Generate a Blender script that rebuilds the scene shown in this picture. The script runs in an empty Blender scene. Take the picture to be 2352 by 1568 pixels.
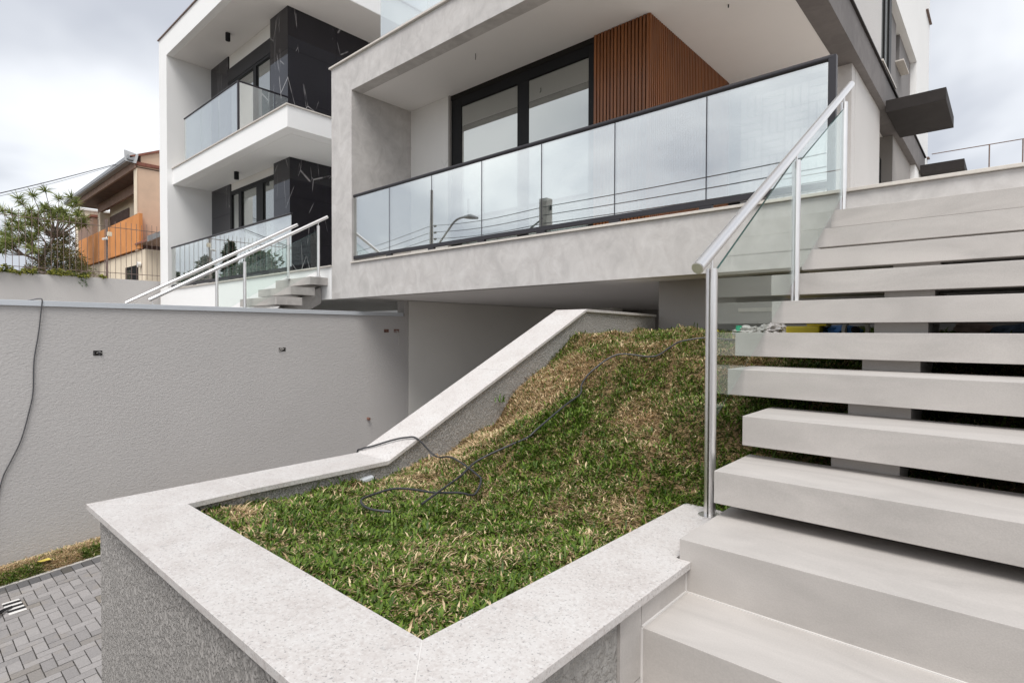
import bpy, bmesh, math, random
import numpy as np
from mathutils import Vector, Matrix, noise as mnoise

random.seed(7)
rng = np.random.default_rng(7)
R = math.radians
scene = bpy.context.scene
C = scene.collection

# ------------------------------------------------------------------ camera
cam_d = bpy.data.cameras.new('camera')
cam_d.sensor_width = 36.0
cam_d.lens = 36.0 * 1278.0 / 2352.0
cam_d.clip_start = 0.05
cam_d.clip_end = 2000.0
cam = bpy.data.objects.new('camera', cam_d)
C.objects.link(cam)
YAW, PITCH, ROLL = R(41.71), R(-0.985), R(0.18)
cam.matrix_world = (Matrix.Rotation(YAW, 4, 'Z') @ Matrix.Rotation(math.pi / 2 + PITCH, 4, 'X')
                    @ Matrix.Rotation(ROLL, 4, 'Z'))
scene.camera = cam

# ------------------------------------------------------------------ sky
SUN_EL, SUN_AZ = R(60), R(-150)      # sun behind the camera and to its right
world = bpy.data.worlds.new('World')
scene.world = world
world.use_nodes = True
wt = world.node_tree
wt.nodes.clear()
wn, wl = wt.nodes.new, wt.links.new
w_out = wn('ShaderNodeOutputWorld')
w_mix = wn('ShaderNodeMixShader')
w_bg1 = wn('ShaderNodeBackground')
w_bg2 = wn('ShaderNodeBackground')
w_sky = wn('ShaderNodeTexSky')
w_sky.sky_type = 'NISHITA'
w_sky.sun_disc = False
w_sky.sun_elevation = SUN_EL
w_sky.sun_rotation = R(150)
w_bg1.inputs['Strength'].default_value = 0.06
wl(w_sky.outputs[0], w_bg1.inputs['Color'])
w_tc = wn('ShaderNodeTexCoord')
w_sep = wn('ShaderNodeSeparateXYZ')
wl(w_tc.outputs['Generated'], w_sep.inputs[0])
w_abs = wn('ShaderNodeMath'); w_abs.operation = 'ABSOLUTE'
wl(w_sep.outputs['Z'], w_abs.inputs[0])
w_add = wn('ShaderNodeMath'); w_add.inputs[1].default_value = 0.35
wl(w_abs.outputs[0], w_add.inputs[0])
w_dx = wn('ShaderNodeMath'); w_dx.operation = 'DIVIDE'
w_dy = wn('ShaderNodeMath'); w_dy.operation = 'DIVIDE'
wl(w_sep.outputs['X'], w_dx.inputs[0]); wl(w_add.outputs[0], w_dx.inputs[1])
wl(w_sep.outputs['Y'], w_dy.inputs[0]); wl(w_add.outputs[0], w_dy.inputs[1])
w_comb = wn('ShaderNodeCombineXYZ')
wl(w_dx.outputs[0], w_comb.inputs[0]); wl(w_dy.outputs[0], w_comb.inputs[1])
w_map = wn('ShaderNodeMapping')
w_map.inputs['Location'].default_value = (-5.55, 3.37, -1.44)
wl(w_comb.outputs[0], w_map.inputs[0])
w_noise = wn('ShaderNodeTexNoise')
w_noise.inputs['Scale'].default_value = 0.95
w_noise.inputs['Detail'].default_value = 5.0
w_noise.inputs['Roughness'].default_value = 0.5
w_noise.inputs['Distortion'].default_value = 0.4
wl(w_map.outputs[0], w_noise.inputs[0])
w_ramp = wn('ShaderNodeValToRGB')
e = w_ramp.color_ramp.elements
e[0].position = 0.40; e[0].color = (0.385, 0.402, 0.440, 1)
e[1].position = 0.63; e[1].color = (0.755, 0.76, 0.77, 1)
m_ = w_ramp.color_ramp.elements.new(0.50); m_.color = (0.59, 0.605, 0.63, 1)
wl(w_noise.outputs[0], w_ramp.inputs[0])
wl(w_ramp.outputs[0], w_bg2.inputs['Color'])
w_bg2.inputs['Strength'].default_value = 0.79
w_mix.inputs[0].default_value = 0.90
wl(w_bg1.outputs[0], w_mix.inputs[1]); wl(w_bg2.outputs[0], w_mix.inputs[2])
wl(w_mix.outputs[0], w_out.inputs[0])

# ------------------------------------------------------------------ sun (overcast)
sun_d = bpy.data.lights.new('sun', 'SUN')
sun_d.energy = 1.5
sun_d.angle = R(32)
sun_d.color = (1.0, 0.965, 0.92)
sun = bpy.data.objects.new('sun', sun_d)
C.objects.link(sun)
_sd = Vector((math.sin(SUN_AZ) * -1 * math.cos(SUN_EL), math.cos(SUN_AZ) * math.cos(SUN_EL), math.sin(SUN_EL)))
sun.rotation_euler = _sd.to_track_quat('Z', 'Y').to_euler()

vs = scene.view_settings
vs.view_transform = 'Standard'
vs.look = 'None'
vs.exposure = 1.12
vs.gamma = 1.0
vs.use_curve_mapping = False

# ================================================================== materials
def new_mat(name):
    m = bpy.data.materials.new(name)
    m.use_nodes = True
    nt = m.node_tree
    nt.nodes.clear()
    out = nt.nodes.new('ShaderNodeOutputMaterial')
    b = nt.nodes.new('ShaderNodeBsdfPrincipled')
    nt.links.new(b.outputs[0], out.inputs[0])
    return m, nt, b, out

def coords(nt, scale=(1, 1, 1), rot=(0, 0, 0), loc=(0, 0, 0)):
    g = nt.nodes.new('ShaderNodeNewGeometry')
    mp = nt.nodes.new('ShaderNodeMapping')
    mp.inputs['Scale'].default_value = scale
    mp.inputs['Rotation'].default_value = rot
    mp.inputs['Location'].default_value = loc
    nt.links.new(g.outputs['Position'], mp.inputs[0])
    return mp.outputs[0]

def noise(nt, co, scale, detail=4, rough=0.5, dist=0.0):
    n = nt.nodes.new('ShaderNodeTexNoise')
    n.inputs['Scale'].default_value = scale
    n.inputs['Detail'].default_value = detail
    n.inputs['Roughness'].default_value = rough
    n.inputs['Distortion'].default_value = dist
    nt.links.new(co, n.inputs[0])
    return n.outputs[0]

def ramp(nt, fac, stops):
    r = nt.nodes.new('ShaderNodeValToRGB')
    el = r.color_ramp.elements
    el[0].position, el[0].color = stops[0][0], (*stops[0][1], 1)
    el[1].position, el[1].color = stops[-1][0], (*stops[-1][1], 1)
    for p, c in stops[1:-1]:
        x = el.new(p); x.color = (*c, 1)
    nt.links.new(fac, r.inputs[0])
    return r.outputs[0]

def mixc(nt, fac, a, b, mode='MIX'):
    m = nt.nodes.new('ShaderNodeMixRGB')
    m.blend_type = mode
    for i, v in ((0, fac), (1, a), (2, b)):
        if isinstance(v, (int, float)):
            m.inputs[i].default_value = v
        elif isinstance(v, tuple):
            m.inputs[i].default_value = (*v, 1)
        else:
            nt.links.new(v, m.inputs[i])
    return m.outputs[0]

def bump(nt, b, h, dist, strength=1.0):
    bp = nt.nodes.new('ShaderNodeBump')
    bp.inputs['Distance'].default_value = dist
    bp.inputs['Strength'].default_value = strength
    nt.links.new(h, bp.inputs['Height'])
    nt.links.new(bp.outputs[0], b.inputs['Normal'])
    return bp

def plain(name, col, rough=0.6, metal=0.0, var=0.06, vscale=6.0, bscale=0, bdist=0.0):
    m, nt, b, o = new_mat(name)
    co = coords(nt)
    n = noise(nt, co, vscale, 5)
    lo = tuple(max(0, c * (1 - var)) for c in col); hi = tuple(c * (1 + var) for c in col)
    nt.links.new(ramp(nt, n, [(0.3, lo), (0.7, hi)]), b.inputs['Base Color'])
    b.inputs['Roughness'].default_value = rough
    b.inputs['Metallic'].default_value = metal
    b.inputs['Specular IOR Level'].default_value = 0.5 if max(col) > 0.03 or rough < 0.4 else 0.22
    if bscale:
        bump(nt, b, noise(nt, co, bscale, 3), bdist)
    return m

def stucco(name, col, scale, dist, stretch=(1, 1, 1), rough=0.85, stain=0.10, thr=None):
    m, nt, b, o = new_mat(name)
    co = coords(nt)
    big = noise(nt, co, 0.8, 5, 0.55)
    lo = tuple(c * (1 - stain) for c in col); hi = tuple(c * (1 + stain * 0.7) for c in col)
    base = ramp(nt, big, [(0.3, lo), (0.7, hi)])
    cs = coords(nt, stretch)
    h = noise(nt, cs, scale, 4.0, 0.6, 0.25)
    if thr:
        h = ramp(nt, h, [(thr[0], (0, 0, 0)), (thr[1], (1, 1, 1))])
    fine = noise(nt, co, 160, 2)
    nt.links.new(mixc(nt, 0.12, base, ramp(nt, fine, [(0.3, (0.2, 0.2, 0.2)), (0.7, (0.9, 0.9, 0.9))]), 'OVERLAY'), b.inputs['Base Color'])
    b.inputs['Roughness'].default_value = rough
    b.inputs['Specular IOR Level'].default_value = 0.25
    bump(nt, b, h, dist)
    return m

def concrete(name, col, var=0.14):
    m, nt, b, o = new_mat(name)
    co = coords(nt)
    a = noise(nt, co, 1.6, 7, 0.62, 0.8)
    lo = tuple(c * (1 - var) for c in col); hi = tuple(c * (1 + var) for c in col)
    base = ramp(nt, a, [(0.32, lo), (0.5, col), (0.68, hi)])
    st = noise(nt, coords(nt, (1.5, 1.5, 1.2), (0.3, 0.6, 0.4)), 3.1, 8, 0.66, 1.2)
    base = mixc(nt, 0.42, base, ramp(nt, st, [(0.35, (0.38, 0.38, 0.38)), (0.65, (0.62, 0.62, 0.62))]), 'OVERLAY')
    nt.links.new(base, b.inputs['Base Color'])
    b.inputs['Roughness'].default_value = 0.7
    b.inputs['Specular IOR Level'].default_value = 0.35 if col[0] > 0.1 else 0.15
    bump(nt, b, noise(nt, co, 30, 4), 0.0012)
    return m

def granite(name):
    m, nt, b, o = new_mat(name)
    co = coords(nt)
    base = ramp(nt, noise(nt, co, 5, 6, 0.65), [(0.3, (0.50, 0.465, 0.445)), (0.5, (0.565, 0.538, 0.520)), (0.72, (0.60, 0.582, 0.568))])
    sp = noise(nt, co, 60, 5, 0.72)
    base = mixc(nt, ramp(nt, sp, [(0.50, (0, 0, 0)), (0.64, (0.5, 0.5, 0.5))]), base, (0.40, 0.355, 0.335))
    sp2 = noise(nt, coords(nt, loc=(3, 1, 7)), 85, 3, 0.6)
    base = mixc(nt, ramp(nt, sp2, [(0.53, (0, 0, 0)), (0.63, (0.45, 0.45, 0.45))]), base, (0.67, 0.66, 0.65))
    sp3 = noise(nt, coords(nt, loc=(8, 4, 1)), 13, 7, 0.74)
    base = mixc(nt, ramp(nt, sp3, [(0.62, (0, 0, 0)), (0.71, (0.6, 0.6, 0.6))]), base, (0.27, 0.275, 0.275))
    sp4 = noise(nt, coords(nt, loc=(1, 14, 6)), 150, 2, 0.5)
    base = mixc(nt, ramp(nt, sp4, [(0.62, (0, 0, 0)), (0.69, (0.7, 0.7, 0.7))]), base, (0.22, 0.21, 0.21))
    nt.links.new(base, b.inputs['Base Color'])
    b.inputs['Roughness'].default_value = 0.42
    b.inputs['Specular IOR Level'].default_value = 0.35
    return m

def porcelain(name, col, var=0.05):
    """matt stone-look porcelain with soft drifting veins"""
    m, nt, b, o = new_mat(name)
    oi = nt.nodes.new('ShaderNodeObjectInfo')
    co = coords(nt)
    w = noise(nt, coords(nt, (0.7, 2.2, 2.2), (0.2, 0.5, 0.55)), 2.0, 6, 0.55, 1.8)
    lo = tuple(c * (1 - var) for c in col); hi = tuple(c * (1 + var) for c in col)
    base = ramp(nt, w, [(0.3, lo), (0.7, hi)])
    f = noise(nt, co, 220, 2, 0.6)
    base = mixc(nt, 0.10, base, ramp(nt, f, [(0.35, (0.3, 0.3, 0.3)), (0.65, (0.7, 0.7, 0.7))]), 'OVERLAY')
    d = noise(nt, coords(nt, loc=(2, 9, 4)), 14, 6, 0.7)
    base = mixc(nt, ramp(nt, d, [(0.62, (0, 0, 0)), (0.80, (0.35, 0.35, 0.35))]), base, tuple(c * 0.78 for c in col))
    vv = nt.nodes.new('ShaderNodeMath'); vv.operation = 'MULTIPLY_ADD'
    vv.inputs[1].default_value = 0.06; vv.inputs[2].default_value = 0.97
    nt.links.new(oi.outputs['Random'], vv.inputs[0])
    base = mixc(nt, 1.0, base, vv.outputs[0], 'MULTIPLY')
    nt.links.new(base, b.inputs['Base Color'])
    b.inputs['Roughness'].default_value = 0.5
    b.inputs['Specular IOR Level'].default_value = 0.35
    bump(nt, b, f, 0.0004)
    return m

def veined(name, base_c, vein_c, gloss, vein_amt=1.0):
    m, nt, b, o = new_mat(name)
    base = ramp(nt, noise(nt, coords(nt), 1.3, 6, 0.6), [(0.3, tuple(c * (0.7 if base_c[0] < .1 else .95) for c in base_c)), (0.7, tuple(c * (1.35 if base_c[0] < .1 else 1.02) for c in base_c))])
    for i, (sc, rot, sx, w) in enumerate([(0.75, (0.25, 0.15, 0.5), (1, 1, 0.42), 0.007), (1.15, (0.9, 0.4, 0.2), (1, 1, 0.35), 0.0055), (1.7, (0.15, -0.3, 0.9), (1, 1, 0.25), 0.006)]):
        vo = nt.nodes.new('ShaderNodeTexVoronoi'); vo.feature = 'DISTANCE_TO_EDGE'
        vo.inputs['Scale'].default_value = sc
        nt.links.new(coords(nt, sx, rot, (i * 3.7 + 1.3, i * 1.9 + 0.6, i * 5.1 + 0.45)), vo.inputs['Vector'])
        k = ramp(nt, vo.outputs['Distance'], [(0.0, (0.8 * vein_amt,) * 3), (w, (0, 0, 0))])
        brk = ramp(nt, noise(nt, coords(nt, loc=(i * 2.3, 1, i)), 1.6, 3), [(0.52, (0, 0, 0)), (0.60, (1, 1, 1))])
        k = mixc(nt, 1.0, k, brk, 'MULTIPLY')
        base = mixc(nt, k, base, vein_c)
    nt.links.new(base, b.inputs['Base Color'])
    b.inputs['Roughness'].default_value = gloss
    b.inputs['Specular IOR Level'].default_value = 0.6
    return m

def glass(name, tint, refl, fac):
    m, nt, b, o = new_mat(name)
    nt.nodes.remove(b)
    t = nt.nodes.new('ShaderNodeBsdfTransparent'); t.inputs[0].default_value = (*tint, 1)
    g = nt.nodes.new('ShaderNodeBsdfGlossy'); g.inputs['Color'].default_value = (*refl, 1); g.inputs['Roughness'].default_value = 0.0
    mx = nt.nodes.new('ShaderNodeMixShader')
    if fac is None:
        f = nt.nodes.new('ShaderNodeLayerWeight')
        p = nt.nodes.new('ShaderNodeMath'); p.operation = 'POWER'; p.inputs[1].default_value = 5.0
        q = nt.nodes.new('ShaderNodeMath'); q.operation = 'MULTIPLY_ADD'; q.inputs[1].default_value = 0.85; q.inputs[2].default_value = 0.035
        nt.links.new(f.outputs['Facing'], p.inputs[0]); nt.links.new(p.outputs[0], q.inputs[0])
        nt.links.new(q.outputs[0], mx.inputs[0])
    else:
        mx.inputs[0].default_value = fac
    nt.links.new(t.outputs[0], mx.inputs[1]); nt.links.new(g.outputs[0], mx.inputs[2])
    nt.links.new(mx.outputs[0], o.inputs[0])
    return m

def window_glass(name, fac=0.42):
    m, nt, b, o = new_mat(name)
    b.inputs['Base Color'].default_value = (0.055, 0.058, 0.052, 1)
    b.inputs['Roughness'].default_value = 0.4
    g = nt.nodes.new('ShaderNodeBsdfGlossy'); g.inputs['Color'].default_value = (0.90, 0.93, 0.90, 1); g.inputs['Roughness'].default_value = 0.0
    mx = nt.nodes.new('ShaderNodeMixShader'); mx.inputs[0].default_value = fac
    nt.links.new(b.outputs[0], mx.inputs[1]); nt.links.new(g.outputs[0], mx.inputs[2])
    nt.links.new(mx.outputs[0], o.inputs[0])
    return m

def steel(name):
    m, nt, b, o = new_mat(name)
    n = noise(nt, coords(nt, (60, 60, 1.5)), 8, 3)
    nt.links.new(ramp(nt, n, [(0.3, (0.76, 0.74, 0.73)), (0.7, (0.88, 0.87, 0.86))]), b.inputs['Base Color'])
    b.inputs['Metallic'].default_value = 1.0
    b.inputs['Roughness'].default_value = 0.36
    return m

def wood(name):
    m, nt, b, o = new_mat(name)
    oi = nt.nodes.new('ShaderNodeObjectInfo')
    n = noise(nt, coords(nt, (26, 26, 0.9)), 2.5, 6, 0.6, 0.5)
    base = ramp(nt, n, [(0.3, (0.150, 0.049, 0.014)), (0.55, (0.245, 0.084, 0.023)), (0.75, (0.32, 0.114, 0.034))])
    vv = nt.nodes.new('ShaderNodeMath'); vv.operation = 'MULTIPLY_ADD'
    vv.inputs[1].default_value = 0.22; vv.inputs[2].default_value = 0.88
    nt.links.new(oi.outputs['Random'], vv.inputs[0])
    nt.links.new(mixc(nt, 1.0, base, vv.outputs[0], 'MULTIPLY'), b.inputs['Base Color'])
    b.inputs['Roughness'].default_value = 0.36
    bump(nt, b, n, 0.0008)
    return m

def paver_mat(name, a, c):
    m, nt, b, o = new_mat(name)
    oi = nt.nodes.new('ShaderNodeObjectInfo')
    base = ramp(nt, oi.outputs['Random'], [(0.0, a), (0.72, c), (0.9, tuple(x * 0.93 for x in c)), (1.0, (c[0] * 0.86, c[1] * 0.80, c[2] * 0.68))])
    f = noise(nt, coords(nt), 70, 4, 0.7)
    base = mixc(nt, 0.35, base, ramp(nt, f, [(0.3, (0.33, 0.33, 0.33)), (0.7, (0.68, 0.68, 0.68))]), 'OVERLAY')
    s = noise(nt, coords(nt), 5, 5, 0.6)
    base = mixc(nt, ramp(nt, s, [(0.55, (0, 0, 0)), (0.75, (0.5, 0.5, 0.5))]), base, (0.30, 0.265, 0.22))
    nt.links.new(base, b.inputs['Base Color'])
    b.inputs['Roughness'].default_value = 0.9
    bump(nt, b, f, 0.002)
    return m

def attr_mat(name, rough=0.6, trans=0.25):
    m, nt, b, o = new_mat(name)
    a = nt.nodes.new('ShaderNodeAttribute'); a.attribute_name = 'tint'
    nt.links.new(a.outputs['Color'], b.inputs['Base Color'])
    b.inputs['Roughness'].default_value = rough
    b.inputs['Specular IOR Level'].default_value = 0.3
    tr = nt.nodes.new('ShaderNodeBsdfTranslucent')
    nt.links.new(a.outputs['Color'], tr.inputs[0])
    mx = nt.nodes.new('ShaderNodeMixShader'); mx.inputs[0].default_value = trans
    nt.links.new(b.outputs[0], mx.inputs[1]); nt.links.new(tr.outputs[0], mx.inputs[2])
    nt.links.new(mx.outputs[0], o.inputs[0])
    return m

M = dict(
    concrete=concrete('burnt_concrete', (0.515, 0.495, 0.48), 0.10),
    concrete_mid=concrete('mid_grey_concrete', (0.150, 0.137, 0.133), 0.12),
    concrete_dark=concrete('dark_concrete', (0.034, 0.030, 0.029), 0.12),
    ceiling=plain('white_ceiling_paint', (0.80, 0.78, 0.765), 0.9, 0, 0.02, 1.2),
    white=stucco('white_render', (0.86, 0.86, 0.855), 130, 0.0016, stain=0.02),
    white_smooth=plain('white_paint', (0.83, 0.83, 0.82), 0.8, 0, 0.015, 1.0),
    greystucco=stucco('grey_textured_render', (0.51, 0.492, 0.48), 40, 0.0058, (0.75, 0.75, 1.5), stain=0.04),
    coarse=stucco('coarse_grey_render', (0.455, 0.435, 0.415), 80, 0.0080, (1.15, 1.15, 0.8), stain=0.04, thr=(0.36, 0.56)),
    lightstucco=stucco('light_grey_render', (0.58, 0.565, 0.555), 75, 0.004, stain=0.04),
    shade_stucco=stucco('niche_shade_render', (0.24, 0.228, 0.225), 75, 0.004, stain=0.04),  # light render darkened to paint in the overhang's shade in the niche
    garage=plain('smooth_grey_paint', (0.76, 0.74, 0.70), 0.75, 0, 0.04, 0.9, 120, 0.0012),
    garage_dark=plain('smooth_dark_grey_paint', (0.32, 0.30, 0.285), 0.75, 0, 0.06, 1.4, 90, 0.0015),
    granite=granite('white_granite'),
    coping=plain('beige_stone_coping', (0.60, 0.56, 0.51), 0.55, 0, 0.06, 25),
    porcelain=porcelain('greige_porcelain', (0.46, 0.434, 0.411), 0.10),
    grout=plain('light_grout', (0.66, 0.64, 0.62), 0.9),
    mortar=stucco('rough_mortar', (0.36, 0.345, 0.325), 28, 0.010, stain=0.2, thr=(0.38, 0.62)),
    marble_black=veined('black_marble', (0.011, 0.010, 0.015), (0.65, 0.63, 0.63), 0.04),
    marble_white=veined('white_marble', (0.80, 0.785, 0.76), (0.36, 0.35, 0.34), 0.35, 0.5),
    wood=wood('reddish_wood'),
    wood_back=plain('dark_slat_backing', (0.035, 0.016, 0.009), 0.6),
    black=plain('black_aluminium', (0.009, 0.009, 0.010), 0.5, 0, 0.05),
    dark_alu=plain('dark_grey_aluminium', (0.035, 0.033, 0.038), 0.42, 0.3, 0.05),
    shutter=plain('charcoal_shutter_box', (0.028, 0.026, 0.027), 0.5),
    rail_glass=glass('mirrored_balcony_glass', (0.88, 0.915, 0.895), (0.965, 0.98, 0.968), 0.58),
    clear_glass=glass('clear_stair_glass', (0.945, 0.975, 0.962), (0.95, 1.0, 0.98), None),
    edge_glass=plain('green_glass_edge', (0.03, 0.10, 0.085), 0.15),
    win=window_glass('window_glass', 0.46),
    win_dark=window_glass('dark_window_glass', 0.10),
    steel=steel('brushed_steel'),
    galv=plain('galvanised_flashing', (0.60, 0.63, 0.665), 0.45, 0.25, 0.05, 3),
    paver=paver_mat('light_paver', (0.32, 0.305, 0.30), (0.255, 0.243, 0.24)),
    paver_dark=paver_mat('dark_paver', (0.135, 0.132, 0.135), (0.10, 0.098, 0.10)),
    sand=plain('joint_sand', (0.19, 0.178, 0.16), 0.95, 0, 0.3, 30, 200, 0.003),
    kerbstone=plain('pale_kerb', (0.43, 0.41, 0.385), 0.9, 0, 0.1, 12, 80, 0.002),
    soil=plain('dry_thatch', (0.20, 0.135, 0.065), 0.95, 0, 0.55, 60, 90, 0.02),
    earth=plain('earth', (0.16, 0.145, 0.12), 0.95, 0, 0.2, 0.2),
    asphalt=plain('asphalt', (0.05, 0.05, 0.05), 0.9, 0, 0.2, 3),
    blades=attr_mat('grass_blades', 0.5, 0.22),
    leaves=attr_mat('leaves', 0.5, 0.22),
    bark=plain('bark', (0.22, 0.175, 0.15), 0.9, 0, 0.3, 9, 30, 0.01),
    cable=plain('black_cable_sheath', (0.030, 0.030, 0.034), 0.45),
    cable_grey=plain('grey_cable_sheath', (0.085, 0.085, 0.092), 0.5),
    cable_white=plain('white_cable_sheath', (0.55, 0.53, 0.50), 0.6),
    rust=plain('rusty_iron', (0.20, 0.145, 0.125), 0.8, 0, 0.25, 20),
    cream=plain('cream_painted_wall', (0.78, 0.67, 0.52), 0.85, 0, 0.08, 1.5),
    peach=plain('peach_painted_wall', (0.70, 0.51, 0.37), 0.85, 0, 0.08, 1.8),
    orange=plain('orange_painted_wall', (0.64, 0.265, 0.085), 0.85, 0, 0.10, 2.0),
    brown_soffit=plain('brown_timber_soffit', (0.115, 0.070, 0.055), 0.8, 0, 0.25, 4),
    brown_fascia=plain('brown_timber_fascia', (0.27, 0.17, 0.125), 0.8, 0, 0.15, 4),
    tile=plain('clay_roof_tile', (0.24, 0.095, 0.065), 0.85, 0, 0.3, 8),
    grey_metal=plain('grey_metal_gutter', (0.34, 0.345, 0.35), 0.45, 0.4, 0.1, 5),
    pole=plain('concrete_pole', (0.33, 0.32, 0.30), 0.9, 0, 0.1, 3),
    hole=plain('recess_dark', (0.02, 0.018, 0.016), 0.9),
    brick_in=plain('clay_recess', (0.20, 0.10, 0.075), 0.9, 0, 0.3, 60),
    yellow=plain('yellow_plastic', (0.72, 0.56, 0.01), 0.4),
    blue=plain('blue_cloth', (0.04, 0.16, 0.42), 0.7),
    bag=plain('white_plastic_bag', (0.58, 0.55, 0.53), 0.4, 0, 0.08, 20),
    denim=plain('blue_denim', (0.22, 0.31, 0.44), 0.85, 0, 0.35, 30, 200, 0.001),
    cardboard=plain('brown_cardboard', (0.50, 0.38, 0.33), 0.85, 0, 0.2, 15),
    green_plastic=plain('green_plastic', (0.05, 0.45, 0.26), 0.4),
    white_pl=plain('white_plastic', (0.72, 0.71, 0.69), 0.45),
    black_pl=plain('black_plastic', (0.02, 0.02, 0.022), 0.5),
    leaf_yellow=plain('yellow_leaf', (0.62, 0.50, 0.10), 0.7),
    brick_red=plain('reddish_render', (0.24, 0.115, 0.095), 0.85, 0, 0.1, 3),
)

# ================================================================== builders
class G:
    """collects world-space geometry for ONE mesh"""
    def __init__(s):
        s.v, s.f = [], []
    def add(s, vs_, fs_):
        o = len(s.v)
        s.v += [tuple(p) for p in vs_]
        s.f += [tuple(i + o for i in f) for f in fs_]
        return s
    def box(s, x0, x1, y0, y1, z0, z1):
        return s.add([(x0, y0, z0), (x1, y0, z0), (x1, y1, z0), (x0, y1, z0), (x0, y0, z1), (x1, y0, z1), (x1, y1, z1), (x0, y1, z1)],
                     [(0, 3, 2, 1), (4, 5, 6, 7), (0, 1, 5, 4), (1, 2, 6, 5), (2, 3, 7, 6), (3, 0, 4, 7)])
    def prism(s, pts, d):
        """closed 3D polygon (ccw seen from +d) extruded by -d"""
        n = len(pts); d = Vector(d)
        a = [Vector(p) for p in pts]; b = [p - d for p in a]
        fs = [tuple(range(n)), tuple(range(2 * n - 1, n - 1, -1))]
        for i in range(n):
            j = (i + 1) % n
            fs.append((i, i + n, j + n, j))
        return s.add(a + b, fs)
    def tube(s, path, r, n=8, caps=True):
        P = [Vector(p) for p in path]
        rr = r if isinstance(r, (list, tuple)) else [r] * len(P)
        t0 = (P[1] - P[0]).normalized()
        u = t0.orthogonal().normalized()
        vs_, fs_ = [], []
        for i, p in enumerate(P):
            t = (P[min(i + 1, len(P) - 1)] - P[max(i - 1, 0)]).normalized()
            u = (u - t * u.dot(t)).normalized()
            w = t.cross(u)
            for k in range(n):
                a = 2 * math.pi * k / n
                vs_.append(p + (u * math.cos(a) + w * math.sin(a)) * rr[i])
        for i in range(len(P) - 1):
            for k in range(n):
                k2 = (k + 1) % n
                fs_.append((i * n + k, i * n + k2, (i + 1) * n + k2, (i + 1) * n + k))
        if caps:
            fs_.append(tuple(range(n - 1, -1, -1)))
            fs_.append(tuple((len(P) - 1) * n + k for k in range(n)))
        return s.add(vs_, fs_)
    def cyl(s, p, q, r, n=12):
        return s.tube([p, q], r, n)

W = {}
def setp(o, label=None, cat=None, group=None, kind=None):
    if label: o['label'] = label
    if cat: o['category'] = cat
    if group: o['group'] = group
    if kind: o['kind'] = kind
    return o

def thing(name, label, cat, loc, group=None):
    o = bpy.data.objects.new(name, None)
    o.empty_display_size = 0.2
    C.objects.link(o)
    o.location = loc
    W[o] = Vector(loc)
    return setp(o, label, cat, group)

def mesh_obj(name, verts, faces, mat, parent=None, bevel=0.0, smooth=False, label=None, cat=None, group=None, kind=None):
    v = np.array(verts, dtype=np.float64)
    org = Vector(((v[:, 0].min() + v[:, 0].max()) / 2, (v[:, 1].min() + v[:, 1].max()) / 2, v[:, 2].min()))
    me = bpy.data.meshes.new(name)
    me.from_pydata([tuple(p) for p in (v - np.array(org))], [], faces)
    bm = bmesh.new(); bm.from_mesh(me)
    bmesh.ops.recalc_face_normals(bm, faces=bm.faces)
    if bevel:
        ed = [e_ for e_ in bm.edges if len(e_.link_faces) == 2 and e_.calc_face_angle(0) > 0.5]
        bmesh.ops.bevel(bm, geom=ed, offset=bevel, segments=2, profile=0.6, affect='EDGES', clamp_overlap=True)
    bm.to_mesh(me); bm.free()
    me.materials.append(M[mat] if isinstance(mat, str) else mat)
    if smooth:
        me.polygons.foreach_set('use_smooth', [True] * len(me.polygons))
        try:
            me.set_sharp_from_angle(angle=R(40))
        except Exception:
            pass
    o = bpy.data.objects.new(name, me)
    C.objects.link(o)
    W[o] = org
    o.location = org
    if parent:
        o.parent = parent
        o.location = org - W[parent]
    return setp(o, label, cat, group, kind)

def part(name, g, mat, parent, bevel=0.0, smooth=False, **k):
    return mesh_obj(name, g.v, g.f, mat, parent, bevel, smooth, **k)

def B(*a):
    return G().box(*a)

def dup(o, d, parent=None):
    """copy of one part shifted by d (world)"""
    c = o.copy()
    C.objects.link(c)
    W[c] = W[o] + Vector(d)
    p = parent or o.parent
    c.parent = p
    c.location = W[c] - (W[p] if p else Vector())
    return c

def copy_tree(root, loc, label=None):
    r = root.copy(); C.objects.link(r); r.location = loc; W[r] = Vector(loc)
    if label: r['label'] = label
    for ch in list(root.children):
        c = ch.copy(); C.objects.link(c); c.parent = r
        for g in list(ch.children):
            k = g.copy(); C.objects.link(k); k.parent = c
    return r

def tint_mesh(name, verts, faces_q, cols, mat, parent=None, **k):
    """big mesh from numpy: verts (n,3), faces as flat loops + sizes, per-vertex colour"""
    loops, sizes = faces_q
    org = np.array([verts[:, 0].mean(), verts[:, 1].mean(), verts[:, 2].min()])
    me = bpy.data.meshes.new(name)
    n = len(verts)
    me.vertices.add(n)
    me.vertices.foreach_set('co', (verts - org).astype(np.float32).ravel())
    me.loops.add(len(loops)); me.loops.foreach_set('vertex_index', loops.astype(np.int32))
    me.polygons.add(len(sizes))
    st = np.concatenate([[0], np.cumsum(sizes)[:-1]])
    me.polygons.foreach_set('loop_start', st.astype(np.int32))
    me.update(calc_edges=True)
    at = me.attributes.new('tint', 'FLOAT_COLOR', 'POINT')
    cc = np.ones((n, 4), np.float32); cc[:, :3] = cols
    at.data.foreach_set('color', cc.ravel())
    me.materials.append(M[mat])
    me.validate()
    o = bpy.data.objects.new(name, me); C.objects.link(o)
    W[o] = Vector(org)
    o.location = W[o]
    if parent:
        o.parent = parent; o.location = W[o] - W[parent]
    return setp(o, **k)

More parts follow.
